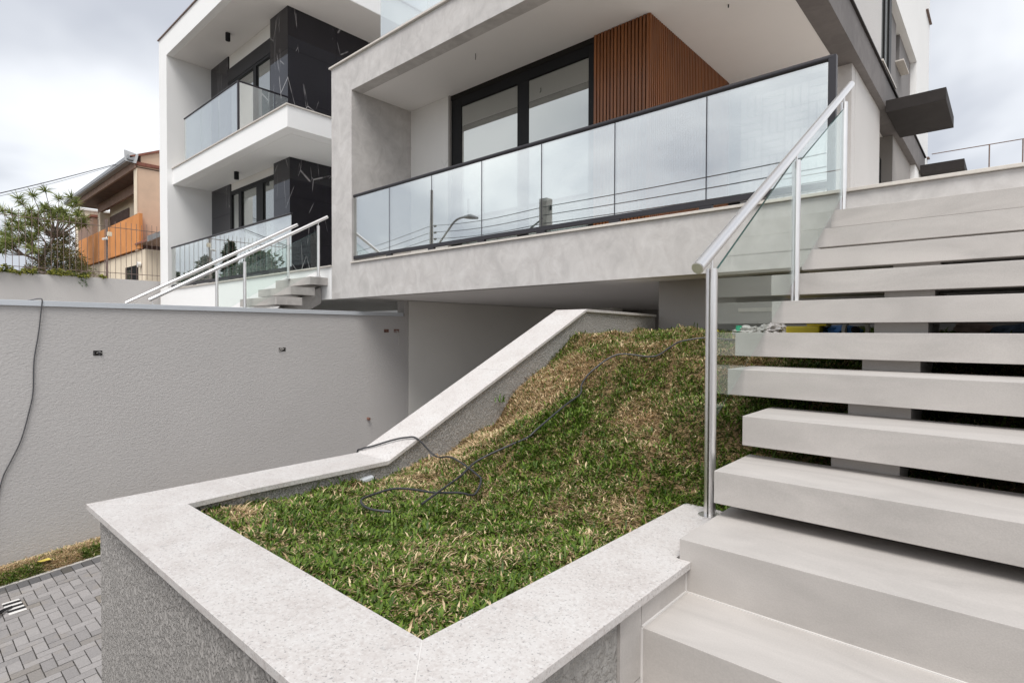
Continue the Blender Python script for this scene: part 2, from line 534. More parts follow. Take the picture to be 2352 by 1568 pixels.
def blades(base, dirs, length, width, lift, cols, bend=0.5):
    """n grass blades: base (n,3), horizontal unit dirs (n,2); returns verts, faces, colours"""
    n = len(base)
    d3 = np.column_stack([dirs, np.zeros(n)])
    side = np.column_stack([-dirs[:, 1], dirs[:, 0], np.zeros(n)]) * (width / 2)[:, None]
    up = np.array([0, 0, 1.0])
    up_l = (length * lift)[:, None] * up
    out_l = d3 * (length * (1 - lift * bend))[:, None]
    mid = base + out_l * 0.5 + up_l * 0.62
    tip = base + out_l + up_l * (0.62 + 0.38 * (1 - bend))
    v = np.empty((n, 5, 3))
    v[:, 0] = base - side * 0.7; v[:, 1] = base + side * 0.7
    v[:, 2] = mid + side; v[:, 3] = mid - side; v[:, 4] = tip
    i = np.arange(n)[:, None] * 5
    loops = np.concatenate([i + np.array([0, 1, 2, 3]), i + np.array([3, 2, 4])], axis=1).ravel()
    sizes = np.tile([4, 3], n)
    c = np.repeat(cols, 5, axis=0)
    return v.reshape(-1, 3), (loops, sizes), c

# ================================================================== ground, street, driveway
def sheet(name, pts, mat, **k):
    return mesh_obj(name, pts, [tuple(range(len(pts)))], mat, None, kind='structure', **k)

gs = G()
gs.add([(-700, -700, -3.4), (700, -700, -3.4), (700, 700, -3.4), (-700, 700, -3.4)], [(0, 1, 2, 3)])
mesh_obj('ground', gs.v, gs.f, 'earth', kind='structure')
mesh_obj('road', B(-120, 120, -13, -5, -2.95, -2.88).v, B(0, 1, 0, 1, 0, 1).f, 'asphalt', kind='structure')
mesh_obj('pavement', B(-60, 60, -5, -1.0, -2.9, -2.74).v, B(0, 1, 0, 1, 0, 1).f, 'kerbstone', kind='structure')

mesh_obj('forecourt', B(-17.39, -8.06, -1.0, 5.0, -2.9, -2.70).v, B(0, 1, 0, 1, 0, 1).f, 'kerbstone', kind='structure')
SL = 0.09
def zd(y):
    return -2.555 + SL * (y - 0.73)
dv, dv2 = G(), G()
ys = [-1.0, 0.2, 1.9, 4.0, 6.0, 14.0]
zz = [zd(y) - 0.012 for y in ys]
for i in range(len(ys) - 1):
    (dv if i == 1 else dv2).add([(-7.85, ys[i], zz[i]), (-3.0, ys[i], zz[i]), (-3.0, ys[i + 1], zz[i + 1]), (-7.85, ys[i + 1], zz[i + 1])], [(0, 1, 2, 3)])
driveway = mesh_obj('driveway', dv.v, dv.f, 'sand', kind='structure')
mesh_obj('garage_ramp', dv2.v, dv2.f, 'paver', kind='structure')

# herringbone of pavers (only where the photograph shows the drive)
TILT = math.atan(SL)
PW = 0.0865
def paver_proto(lx, ly, mat):
    h = 0.02
    o = mesh_obj('paver', B(-lx / 2, lx / 2, -ly / 2, ly / 2, -h, 0).v, B(0, 1, 0, 1, 0, 1).f, mat, driveway, bevel=0.0035)
    return o
cd, sd_ = math.cos(YAW), math.sin(YAW)
def px_of(p):
    """pixel in the 2352-wide view for a world point (used only to choose which pavers are worth building)"""
    v = cam.matrix_world.inverted() @ Vector(p)
    return 1176 + 1278 * v.x / -v.z, 784 - 1278 * v.y / -v.z
gap = 0.006
pa = paver_proto(2 * PW - gap, PW - gap, 'paver')
pb = paver_proto(PW - gap, 2 * PW - gap, 'paver')
pd_ = paver_proto(PW - gap, PW - gap, 'paver')
pc = paver_proto(2 * PW - gap, PW - gap, 'paver_dark')
place, cand = [], []
X0 = -7.22
for i in range(0, 50):
    for j in range(-8, 24):
        k = (i + j) % 4
        if k == 0: cx_, cy_, t_ = X0 + (i + 1) * PW, 0.4 + (j + 0.5) * PW, pa
        elif k == 2: cx_, cy_, t_ = X0 + (i + 0.5) * PW, 0.4 + (j + 1) * PW, pb
        elif k == 1 and i == 0: cx_, cy_, t_ = X0 + 0.5 * PW, 0.4 + (j + 0.5) * PW, pd_
        else: continue
        if cx_ - PW < X0 + 0.001 and k == 0 and i == 0: pass
        if cx_ > -3.3: continue
        u_, v_ = px_of((cx_, cy_, zd(cy_)))
        if -170 < u_ < 330 and v_ < 1760:
            cand.append((abs(u_ - 110) + max(0, v_ - 1568), t_, cx_, cy_))
cand.sort(key=lambda q: q[0])
place = [q[1:] for q in cand[:270]]
for j in range(-8, 24):
    cy_ = 0.4 + (j + 0.5) * PW
    u_, v_ = px_of((X0 - PW, cy_, zd(cy_)))
    if -130 < u_ < 330:
        place.append((pc, X0 - PW - 0.004, cy_))
first = set()
for t_, cx_, cy_ in place:
    if t_ not in first:
        first.add(t_); o = t_
    else:
        o = t_.copy(); C.objects.link(o)
    o.parent = driveway
    jz = random.uniform(-0.002, 0.002)
    o.location = Vector((cx_, cy_, zd(cy_) - 0.004 + jz)) - W[driveway]
    o.rotation_euler = (TILT + random.uniform(-.012, .012), random.uniform(-.012, .012), random.uniform(-.012, .012))
kb = G()
for y0_, y1_ in ((-0.6, 3.4),):
    kb.add([(-7.455, y0_, zd(y0_) - 0.05), (-7.40, y0_, zd(y0_) - 0.05), (-7.40, y1_, zd(y1_) - 0.05), (-7.455, y1_, zd(y1_) - 0.05),
            (-7.455, y0_, zd(y0_) + 0.012), (-7.40, y0_, zd(y0_) + 0.012), (-7.40, y1_, zd(y1_) + 0.012), (-7.455, y1_, zd(y1_) + 0.012)],
           [(0, 3, 2, 1), (4, 5, 6, 7), (0, 1, 5, 4), (1, 2, 6, 5), (2, 3, 7, 6), (3, 0, 4, 7)])
part('kerb', kb, 'kerbstone', driveway, 0.004)

# ================================================================== boundary wall with metal cap
bw = thing('boundary_wall', 'long grey textured wall with a pale metal cap beside the paved drive', 'wall', (-7.95, 2.4, -2.7))
part('wall', B(-8.05, -7.85, -2.5, 5.99, -3.2, 0.27), 'greystucco', bw)
part('end_pier', B(-8.05, -7.852, 5.992, 6.07, -3.2, 0.535), 'greystucco', bw)
part('metal_cap', B(-8.075, -7.825, -2.5, 5.95, 0.262, 0.322), 'galv', bw, 0.003)
def jbox(y0, y1, z0, z1, wires, body='hole'):
    f = part('junction_box', B(-7.853, -7.845, y0, y1, z0, z1), body, bw)
    g = G()
    for k in range(wires):
        a = random.uniform(y0 + .012, y1 - .012); c_ = random.uniform(z0 + .01, z1 - .01)
        g.tube([(-7.85, a, c_), (-7.835, a + random.uniform(-.02, .02), c_ + random.uniform(-.015, .015)), (-7.842, random.uniform(y0, y1), random.uniform(z0, z1))], 0.0028, 5)
    return f, g
f_, g_ = jbox(1.57, 1.655, -0.286, -0.230, 5); part('wire', g_, 'cable_grey', f_)
g2 = G().tube([(-7.846, 1.60, -0.26), (-7.835, 1.63, -0.245), (-7.838, 1.655, -0.262)], 0.003, 5); part('wire', g2, 'cable_white', f_)
f_, g_ = jbox(3.752, 3.85, -0.290, -0.237, 4); part('wire', g_, 'cable_white', f_)
f_, g_ = jbox(5.563, 5.66, -0.016, 0.040, 3, 'brick_in'); part('wire', g_, 'hole', f_)
f_, g_ = jbox(5.766, 5.873, -0.016, 0.040, 3, 'brick_in')
g_.tube([(-7.846, 5.83, 0.01), (-7.83, 5.84, -0.03), (-7.836, 5.86, -0.12), (-7.84, 5.866, -0.235)], 0.005, 5); part('wire', g_, 'cable_white', f_)
part('pipe_stub', G().cyl((-7.86, 5.245, -1.434), (-7.80, 5.245, -1.434), 0.022, 10), 'brick_in', bw)

# cable hanging over the cap
hang = [(-8.0, 1.02, 0.325), (-7.94, 1.05, 0.332), (-7.85, 1.105, 0.345), (-7.822, 1.118, 0.325), (-7.825, 1.112, 0.25), (-7.835, 1.085, -0.038),
        (-7.838, 1.046, -0.33), (-7.838, 1.036, -0.65), (-7.838, 1.007, -0.84), (-7.838, 0.935, -1.16), (-7.838, 0.845, -1.39), (-7.838, 0.78, -1.56), (-7.838, 0.72, -1.9), (-7.80, 0.64, -2.45)]
def smooth_path(p, sub=6):
    P = [Vector(q) for q in p]; out = []
    for i in range(len(P) - 1):
        a, b, c_, d = P[max(i - 1, 0)], P[i], P[i + 1], P[min(i + 2, len(P) - 1)]
        for k in range(sub):
            t = k / sub
            out.append(0.5 * ((2 * b) + (c_ - a) * t + (2 * a - 5 * b + 4 * c_ - d) * t * t + (3 * b - a - 3 * c_ + d) * t ** 3))
    out.append(P[-1]); return out
hg = G().tube(smooth_path(hang), 0.006, 7)
mesh_obj('hanging_cable', hg.v, hg.f, 'cable_grey', smooth=True, label='thin grey cable hung over the metal cap and down the grey wall', cat='cable')

# dry turf strip along the wall
def grass_colors(n, dry):
    u = rng.random(n)
    isdry = u < dry
    g1 = np.array([0.040, 0.085, 0.010]); g2 = np.array([0.175, 0.265, 0.032])
    d1 = np.array([0.36, 0.235, 0.12]); d2 = np.array([0.82, 0.66, 0.42])
    t = rng.random(n)[:, None] ** 1.3
    c = g1 + (g2 - g1) * t
    dcol = d1 + (d2 - d1) * rng.random(n)[:, None]
    c[isdry] = dcol[isdry]
    return c, isdry
def add_blades(name, x, y, z, dry, L0, L1, w, **k):
    n = len(x)
    ang = rng.random(n) * 2 * np.pi
    c, isd = grass_colors(n, dry)
    L = rng.uniform(L0, L1, n) * np.where(rng.random(n) < 0.16, rng.uniform(1.1, 1.75, n), 1.0); L[isd] *= 0.95
    lift = np.clip(rng.normal(0.48, 0.24, n), 0.06, 0.95); lift[isd] *= 0.75
    b, f, col = blades(np.column_stack([x, y, z]), np.column_stack([np.cos(ang), np.sin(ang)]), L, w * rng.uniform(0.6, 1.3, n) * np.where(L > L1, 1.3, 1.0) * np.where(isd, 0.80, 1.0), lift, c)
    return tint_mesh(name, b, f, col, 'blades', **k)
sp = G()
ny = 26
for i in range(ny):
    y0_, y1_ = -0.6 + i * 0.155, -0.6 + (i + 1) * 0.155
    hh = [0.06, 0.085, 0.05, 0.0]
    xs_ = [-7.85, -7.72, -7.55, -7.456]
    for k in range(3):
        sp.add([(xs_[k], y0_, zd(y0_) + hh[k]), (xs_[k + 1], y0_, zd(y0_) + hh[k + 1]), (xs_[k + 1], y1_, zd(y1_) + hh[k + 1]), (xs_[k], y1_, zd(y1_) + hh[k])], [(0, 1, 2, 3)])
mesh_obj('turf_bed', sp.v, sp.f, 'soil', kind='structure')
n = 15000
n = 24000
sx = rng.uniform(-7.845, -7.45, n); sy = rng.uniform(0.35, 1.9, n)
sz = -2.555 + SL * (sy - 0.73) + np.interp(sx, [-7.85, -7.72, -7.55, -7.456], [0.06, 0.085, 0.05, 0.0])
dr = np.clip(0.93 - 0.55 * ((sx > -7.62) & (np.sin(sy * 9) > -0.1)), 0, 1)
add_blades('turf_strip', sx, sy, sz, dr, 0.03, 0.07, 0.006, kind='stuff')
lf = G().add([(-7.60, 1.02, -2.43), (-7.54, 1.05, -2.425), (-7.53, 1.13, -2.42), (-7.59, 1.115, -2.415)], [(0, 1, 2, 3)])
lf.add([(-7.60, 1.02, -2.433), (-7.54, 1.05, -2.428), (-7.53, 1.13, -2.423), (-7.59, 1.115, -2.418)], [(0, 3, 2, 1)])
mesh_obj('fallen_leaf', lf.v, lf.f, 'leaf_yellow', label='yellow fallen leaf on the brown grass strip by the wall', cat='leaf')

# striped pad with cables on the pavers
pad_c = Vector((-6.789, 0.748, zd(0.748)))
sp_t = thing('striped_pad', 'small black and white striped pad with black leads lying on the pavers', 'cable pad', pad_c)
ax = Vector((0.95, 0.05, 0.0)); ay = Vector((0.10, 0.93, 0.085))
def padquad(u0, u1, v0, v1, z0, z1):
    g = G(); pts = []
    for z in (z0, z1):
        for (u, v) in ((u0, v0), (u1, v0), (u1, v1), (u0, v1)):
            pts.append(pad_c + ax * u + ay * v + Vector((0, 0, z)))
    return g.add(pts, [(0, 3, 2, 1), (4, 5, 6, 7), (0, 1, 5, 4), (1, 2, 6, 5), (2, 3, 7, 6), (3, 0, 4, 7)])
part('pad', padquad(-0.17, 0.17, -0.065, 0.065, 0.004, 0.018), 'white_pl', sp_t, 0.002)
st0 = None
for k in range(3):
    part('stripe', padquad(-0.125 + k * 0.1, -0.075 + k * 0.1, -0.0655, 0.0655, 0.0035, 0.0205), 'black_pl', sp_t)
for dy in (0.0, 0.05):
    pth = [pad_c + Vector((0.02, -0.02, 0.03)), pad_c + Vector((0.08 + dy, -0.12, 0.03)), pad_c + Vector((0.25 + dy * 3, -0.24, 0.0)), pad_c + Vector((0.5 + dy * 5, -0.33, -0.02)), pad_c + Vector((0.8, -0.5, -0.04))]
    part('lead', G().tube(smooth_path(pth), 0.009, 6), 'black_pl', sp_t, smooth=True)

# ================================================================== planter
PX0, PX1, PYF = -3.075, -0.835, 0.635           # outer wall faces
CZ0, CZ1 = -0.815, -0.79                          # coping slab
pl = thing('planter', 'raised lawn planter with rough grey walls and white granite coping', 'planter', (-2.0, 2.0, -2.7))
part('wall', B(PX0, PX1, PYF, 0.86, -3.2, CZ0), 'coarse', pl, label='rough grey front wall')
part('wall', B(-1.10, PX1, 0.862, 2.45, -3.2, CZ0), 'mortar', pl, label='unfinished wall beside the steps')
# left wall follows the slope
def slope_z(y):
    return np.interp(y, [0.6, 2.035, 4.17, 7], [CZ1, CZ1, 0.205, 0.175])
lw = G()
pr = [(0.862, -3.2), (5.50, -3.2), (5.50, 0.195 - 0.025), (4.17, 0.205 - 0.025), (2.045, CZ0), (0.862, CZ0)]
lw.prism([(-2.84, y, z) for y, z in pr], (0.22, 0, 0))
part('wall', lw, 'coarse', pl, label='grey side wall rising with the lawn')
def slab(pts_xy, z1=CZ1, t=0.025, name='coping_slab'):
    g = G().prism([(x, y, z1) for x, y in pts_xy], (0, 0, t))
    return part(name, g, 'granite', pl, 0.0015)
jn = 0.0003
slab([(-3.13, 0.595), (-2.79 - jn, 0.905), (-2.815, 1.20), (-3.145, 1.20)])
slab([(-3.13 + 2 * jn, 0.594), (-0.80, 0.594), (-1.112, 0.905), (-2.79 + jn, 0.905)])
slab([(-0.795, 0.594 + 2 * jn), (-0.806, 1.835), (-0.86, 1.835), (-0.862, 2.455), (-1.106, 2.455), (-1.112 + jn, 0.906 + jn)])
slab([(-3.145, 1.203), (-2.815, 1.203), (-2.82, 2.03), (-3.165, 2.03)])
def sslab(y0, z0, y1, z1, xl=-3.16, xr=-2.82, t=0.025):
    g = G().prism([(xr, y0, z0), (xr, y1, z1), (xl, y1, z1), (xl, y0, z0)], (0, 0, t))
    return part('coping_slab', g, 'granite', pl, 0.003)
sslab(2.033, CZ1, 3.10, CZ1 + (3.10 - 2.033) * 0.4665)
sslab(3.103, CZ1 + (3.103 - 2.033) * 0.4665, 4.168, 0.206)
sslab(4.171, 0.206, 5.495, 0.190)
def seam(a, b, w=0.003):
    a, b = Vector((*a, CZ1)), Vector((*b, CZ1))
    d = (b - a).normalized(); q = Vector((-d.y, d.x, 0)) * w / 2
    return part('grout_joint', G().prism([a - q, b - q, b + q, a + q], (0, 0, 0.02)), 'grout', pl)
for a_, b_ in (((-3.129, 0.596), (-2.792, 0.903)), ((-0.797, 0.596), (-1.110, 0.903)), ((-3.144, 1.2015), (-2.816, 1.2015)), ((-3.164, 2.0315), (-2.821, 2.0315))):
    sm = seam(a_, b_)
    sm.location.z += 0.0006
# tile facing by the steps + grout
part('tile', B(PX1 - 0.001, PX1 + 0.010, 1.40, 1.523, -1.052, CZ0 - 0.003), 'porcelain', pl)
part('tile', B(PX1 - 0.001, PX1 + 0.010, 1.526, 1.832, -0.897, CZ0 - 0.003), 'porcelain', pl)
part('tile', B(PX1 - 0.001, PX1 + 0.010, 0.66, 1.523, -1.85, -1.056), 'porcelain', pl)
part('mortar_lump', G().prism([(PX1 + 0.012, 0.9, -1.052), (PX1 + 0.014, 1.36, -1.053), (PX1 + 0.012, 1.385, -1.00), (PX1 + 0.006, 1.33, -0.985), (PX1 + 0.006, 1.1, -1.02)], (0.02, 0, 0)), 'mortar', pl, 0.006)

# ------------------------------------------------------------------ lawn
GY = [0.85, 1.6, 2.05, 2.42, 2.92, 3.11, 3.58, 4.01, 4.6, 9]
GZ = [-0.845, -0.87, -0.875, -0.80, -0.66, -0.50, -0.215, -0.035, 0.0, 0.0]
def lawn_z(x, y):
    x = np.asarray(x, float); y = np.asarray(y, float)
    ys_ = y + 0.10 * np.sin(x * 2.3) + 0.06 * np.sin(x * 5.1 + 1.0)
    k = np.clip((y - 2.0) / 0.6, 0, 1)
    z = np.interp(y * (1 - k) + ys_ * k, GY, GZ)
    w_ = np.clip((x + 2.75) / 0.5, 0, 1) * np.clip(np.maximum((-1.08 - x) / 0.35, (y - 2.55) / 0.5), 0, 1)
    z = z * (1 - w_) + w_ * np.interp(ys_ * k + y * (1 - k), [0.85, 1.5, 2.0, 2.5, 4.0, 4.6, 9], [-0.845, -0.868, -0.855, -0.705, -0.055, 0.0, 0.0])
    bumps = 0.016 * np.sin(x * 7.1 + 0.7) * np.sin(y * 6.3) + 0.010 * np.sin(x * 15 + y * 11) + 0.007 * np.sin(x * 27 - y * 23)
    sl_ = np.clip((y - 2.2) / 0.5, 0, 1)
    lump = 0.038 * sl_ * np.sin(x * 4.3 + 2 * np.sin(y * 2.2)) * np.sin(y * 8.5 + 1.3 * np.sin(x * 3.1))
    return z + bumps + lump - 0.018
gx = np.arange(-2.85, 1.31, 0.05); gy = np.arange(0.86, 5.52, 0.05)
XX, YY = np.meshgrid(gx, gy, indexing='ij')
ZZ = lawn_z(XX, YY)
ok = ~((XX > -0.86) & (YY < 2.32))
idx = np.arange(XX.size).reshape(XX.shape)
lfaces = []
for i in range(len(gx) - 1):
    for j in range(len(gy) - 1):
        if gx[i] > -1.11 and gy[j] < 2.40 and not (gy[j] >= 2.30 and gx[i] > -0.9):
            continue
        lfaces.append((idx[i, j], idx[i + 1, j], idx[i + 1, j + 1], idx[i, j + 1]))
mesh_obj('lawn_soil', np.column_stack([XX.ravel(), YY.ravel(), ZZ.ravel()]), [tuple(int(q) for q in f) for f in lfaces], 'soil', smooth=True, kind='structure')

def vnoise(x, y, s, seed):
    out = np.empty(len(x))
    for i in range(len(x)):
        out[i] = mnoise.noise(Vector((x[i] * s, y[i] * s, seed)))
    return out
n = 470000
lx = rng.uniform(-2.85, 1.0, n); ly = rng.uniform(0.87, 5.45, n)
keep = ~((lx > -1.112) & (ly < 2.44)) & ~((lx > -0.84) & (ly < 2.5))
keep &= ~((lx > -0.75) & (rng.random(n) < 0.45)) & ~((ly > 4.4) & (rng.random(n) < 0.5))
keep &= ~((ly < 2.2) & (rng.random(n) < 0.05))
lx, ly = lx[keep], ly[keep]
lz = lawn_z(lx, ly)
# dryness: sod by sod, with brown patches where the photograph has them
gu = lx * 0.94 + ly * 0.34; gv = ly * 0.94 - lx * 0.34
iu = np.floor(gu / 0.40); gv2 = gv + (iu % 2) * 0.3; iv = np.floor(gv2 / 0.62)
seam_d = np.minimum(np.minimum(gu / 0.40 - iu, 1 - gu / 0.40 + iu) * 0.40, np.minimum(gv2 / 0.62 - iv, 1 - gv2 / 0.62 + iv) * 0.62)
sod_r = np.mod(np.sin(iu * 12.9898 + iv * 78.233) * 43758.5453, 1.0) - 0.5
seam_k = np.clip(1 - seam_d / 0.028, 0, 1)
lz = lz - 0.012 * seam_k
nz = vnoise(lx, ly, 1.7, 3.1) * 0.9 + vnoise(lx, ly, 6.0, 8.2) * 0.55
dryv = 0.36 + 0.34 * nz - 0.03 * np.clip((ly - 2.4) / 0.5, 0, 1) + 0.14 * np.clip((ly - 3.3) / 0.6, 0, 1) + 0.26 * sod_r + 0.30 * seam_k * np.clip((ly - 1.6) / 0.6, 0.25, 1)
dryv += 0.05 * np.clip((ly - 2.3) / 0.8, 0, 1)
dryv += 0.55 * np.clip(vnoise(lx, ly, 3.2, 21.0) - 0.22, 0, 1) * np.clip((ly - 2.1) / 0.5, 0, 1)
for (bx_, by_, rx_, ry_, am) in [(-2.62, 2.75, .26, .35, .75), (-2.60, 3.35, .34, .30, .9), (-2.45, 2.95, .30, .22, .55), (-2.2, 3.95, .5, .22, .25), (-1.62, 2.95, .22, .12, .35), (-1.95, 2.62, .2, .12, .25),
                                 (-2.72, 1.12, .16, .07, .7), (-2.66, 1.95, .25, .12, .4), (-1.32, 2.25, .16, .13, .45), (-1.4, 2.72, .18, .12, .4), (-1.25, 3.9, .4, .3, .15), (-2.78, 2.4, .15, .3, .4)]:
    dryv += am * np.exp(-((lx - bx_) / rx_) ** 2 - ((ly - by_) / ry_) ** 2)
dryv -= 0.30 * np.exp(-((lx + 2.12) / .22) ** 2 - ((ly - 2.85) / .28) ** 2)
dryv -= 0.35 * np.clip((lx + 1.15) / 0.2, 0, 1)
add_blades('lawn_grass', lx, ly, lz, np.clip(dryv, 0.10, 0.90), 0.020, 0.052, 0.0066, kind='stuff')

# tuft by the side wall
tn = 12
ta = rng.random(tn) * 2 * np.pi
tb = np.column_stack([-2.80 + rng.normal(0, .012, tn), 3.02 + rng.normal(0, .02, tn), np.full(tn, -0.52)])
b_, f__, c__ = blades(tb, np.column_stack([np.cos(ta), np.sin(ta)]), rng.uniform(.05, .10, tn), np.full(tn, .009), rng.uniform(.5, .9, tn), np.tile([0.09, 0.17, 0.03], (tn, 1)))
tint_mesh('grass_tuft', b_, f__, c__, 'blades', label='taller green tuft sprouting against the sloping side wall', cat='grass tuft')

# black hose / cable on the lawn
def on_lawn(p, h=0.012):
    return (p[0], p[1], float(lawn_z(p[0], p[1])) + h + 0.022)
cabA = [(-3.20, 2.04, -0.98), (-3.185, 2.045, -0.80), (-3.15, 2.055, -0.768), (-3.08, 2.10, -0.745), (-2.98, 2.18, -0.705), (-2.90, 2.225, -0.685), (-2.815, 2.25, -0.685)]
cabA += [on_lawn(p, .026) for p in [(-2.70, 2.30), (-2.52, 2.26), (-2.36, 2.20), (-2.18, 2.16), (-2.10, 2.11), (-2.03, 1.99), (-2.05, 1.905), (-2.18, 1.85), (-2.34, 1.845), (-2.43, 1.78), (-2.44, 1.64), (-2.35, 1.53), (-2.22, 1.49), (-2.12, 1.54)]]
ga = G().tube(smooth_path(cabA), 0.0058, 8)
mesh_obj('lawn_cable', ga.v, ga.f, 'cable', smooth=True, label='black cable coming over the granite coping and looping on the lower lawn', cat='cable')
cabB = [on_lawn(p, .026) for p in [(-2.08, 1.69), (-2.12, 1.83), (-2.24, 2.09), (-2.27, 2.25), (-2.17, 2.42)]] + [on_lawn((-2.12, 2.52), 0.0)] + \
       [on_lawn(p, .026) for p in [(-2.095, 2.60), (-2.075, 2.84), (-2.09, 3.02), (-2.20, 3.20), (-2.21, 3.35), (-2.09, 3.49), (-1.89, 3.63)]] + [on_lawn((-1.83, 3.76), 0.008)] + \
       [on_lawn(p, .026) for p in [(-1.79, 3.87), (-1.64, 3.97), (-1.45, 4.02), (-1.2, 4.05)]]
gb = G().tube(smooth_path(cabB), 0.0058, 8)
mesh_obj('lawn_cable', gb.v, gb.f, 'cable', smooth=True, label='black cable snaking up the grass bank towards the stair', cat='cable')

# small litter on the lawn
lamp_t = thing('ground_lamp', 'small pale half buried ground fitting beside the planter wall', 'lamp', (-2.80, 1.86, -0.88))
part('lid', G().prism([(-2.845, 1.83, -0.866), (-2.80, 1.84, -0.868), (-2.795, 1.91, -0.858), (-2.84, 1.92, -0.856)], (0, 0, .02)), 'galv', lamp_t, .004)

fw_ = thing('added_shade_wall', 'unseen grey wall with a stone cap, added behind the viewpoint to darken the lower steps', 'wall', (-0.5, -1.7, -2.75))  # unseen wall added to hold low light off the lower steps
part('wall', B(-3.0, 3.4, -1.85, -1.65, -2.9, 0.42), 'greystucco', fw_)
part('cap', B(-3.03, 3.43, -1.88, -1.62, 0.421, 0.45), 'granite', fw_, 0.003)

# ================================================================== stair of the grey house
st = thing('floating_staircase', 'wide floating stair of thick greige slabs rising to the terrace', 'staircase', (0.2, 3.0, -2.7))
SY = lambda k: 1.525 + 0.311 * k
SZ = lambda k: -0.90 + 0.18 * k
XR = 1.35
XL = {0: -0.835, 1: -0.848, 2: -0.852, 3: -0.853, 4: -1.035, 5: -1.112, 6: -1.018, 7: -1.116, 8: -1.022, 9: -1.0, 10: -0.985}
for k in range(-9, 1):
    part('step', B(-0.822 if k < 1 else XL[k], XR, SY(k), SY(k) + 0.45, SZ(k) - 0.6 if k > -9 else SZ(k) - .3, SZ(k)), 'porcelain', st, 0.002)
part('step', B(XL[1], XR, SY(1), 2.326, -1.5, SZ(1)), 'porcelain', st, 0.002)
for k in range(2, 11):
    back = SY(k) + 0.40
    part('tread', B(XL[k], XR, SY(k), back if k < 10 else 4.948, SZ(k) - 0.1265, SZ(k)), 'porcelain', st, 0.002)
for k in range(2, 10):   # middle carrier blocks under each tread
    part('carrier', B(-0.53, -0.30, SY(k + 1) + 0.09, SY(k + 1) + 0.34, SZ(k) - 0.14, SZ(k + 1) - 0.127), 'porcelain', st)
sg = G().prism([(-0.525, 2.52, -0.92), (-0.525, 4.94, 0.48), (-0.525, 4.94, 0.70), (-0.525, 2.52, -0.72)], (-0.22, 0, 0))
part('stringer', sg, 'porcelain', st)
part('added_side_wall', G().prism([(XR + .17, 2.2, -3.0), (XR + .17, 4.94, -3.0), (XR + .17, 4.94, 0.90), (XR + .17, 2.2, -0.60)], (0.165, 0, 0)), 'coarse', st)  # unseen wall added to darken the gaps under the treads
# grout joints
part('grout_joint', B(-0.822, XR, SY(1) - 0.004, SY(1) + .01, SZ(0) - .002, SZ(0) + 0.004), 'grout', st)
part('grout_joint', B(-0.822, XR, SY(0) - 0.004, SY(0) + .01, SZ(-1) - .002, SZ(-1) + 0.004), 'grout', st)
part('grout_joint', B(-0.8255, -0.8195, SY(0) - 0.0035, SY(0) + .01, SZ(-1), SZ(0) - .003), 'grout', st)
part('grout_joint', B(-0.8255, -0.8195, SY(0), SY(1), SZ(0) - .004, SZ(0) + .0045), 'grout', st)
part('grout_joint', B(-0.8255, -0.8195, SY(1) - .0045, SY(1) + .006, SZ(0) + .004, CZ0 - .002), 'grout', st)

def handrail(parent, x, a, b, posts, panels, r=0.0255, rp=0.021, n=20):
    """a,b: rail ends (y,z); posts: (y, zbase, ztop); panels: lists of (y,z) corner polygons"""
    A, Bv = Vector((x, a[0], a[1])), Vector((x, b[0], b[1]))
    rail = part('handrail', G().cyl(A, Bv, r, n), 'steel', parent, smooth=True)
    d = (Bv - A).normalized()
    cap = G().cyl(A - d * 0.004, A + d * 0.002, r * 0.9, n)
    part('end_cap', cap, 'steel', rail, smooth=True)
    for (y, z0, z1) in posts:
        g = G()
        for sx_ in (-1, 1):
            pts = []
            for q in range(9):
                t = math.pi * q / 8
                pts.append((x + sx_ * (0.004 + rp * 0.95 * math.sin(t)), y + rp * math.cos(t)))
            if sx_ < 0: pts = pts[::-1]
            g.prism([(p[0], p[1], z1) for p in pts], (0, 0, z1 - z0))
        zr = a[1] + (b[1] - a[1]) * (y - a[0]) / (b[0] - a[0])
        g.cyl((x, y, z1 - 0.04), (x, y, zr), 0.006, 10)
        po = part('post', g, 'steel', rail, smooth=True)
        part('base_plate', G().cyl((x, y, z0), (x, y, z0 + 0.006), 0.048, 24), 'steel', rail, smooth=True)
    for pg in panels:
        g = G().prism([(x + 0.004, y, z) for y, z in pg], (0.008, 0, 0))
        part('glass_panel', g, 'clear_glass', rail)
        up_, lo_ = sorted(pg, key=lambda q: q[1])[::-1][:2], None
        # polished top edge of the pane reads dark green
        tops = [pg[2], pg[3]]
        eg = G().prism([(x + 0.0042, tops[1][0], tops[1][1] + .001), (x + 0.0042, tops[0][0], tops[0][1] + .001), (x + 0.0042, tops[0][0], tops[0][1] + .004), (x + 0.0042, tops[1][0], tops[1][1] + .004)], (0.0084, 0, 0))
        part('glass_edge', eg, 'edge_glass', rail)
    return rail
handrail(st, -0.95, (2.205, 0.262), (5.07, 1.955),
         [(2.35, -0.79, 0.273), (3.60, 0.18, 1.018), (4.84, 0.90, 1.743)],
         [[(2.375, -0.385), (3.575, 0.31), (3.575, 1.03), (2.375, 0.255)], [(3.625, 0.345), (4.815, 1.035), (4.815, 1.683), (3.625, 1.005)]])

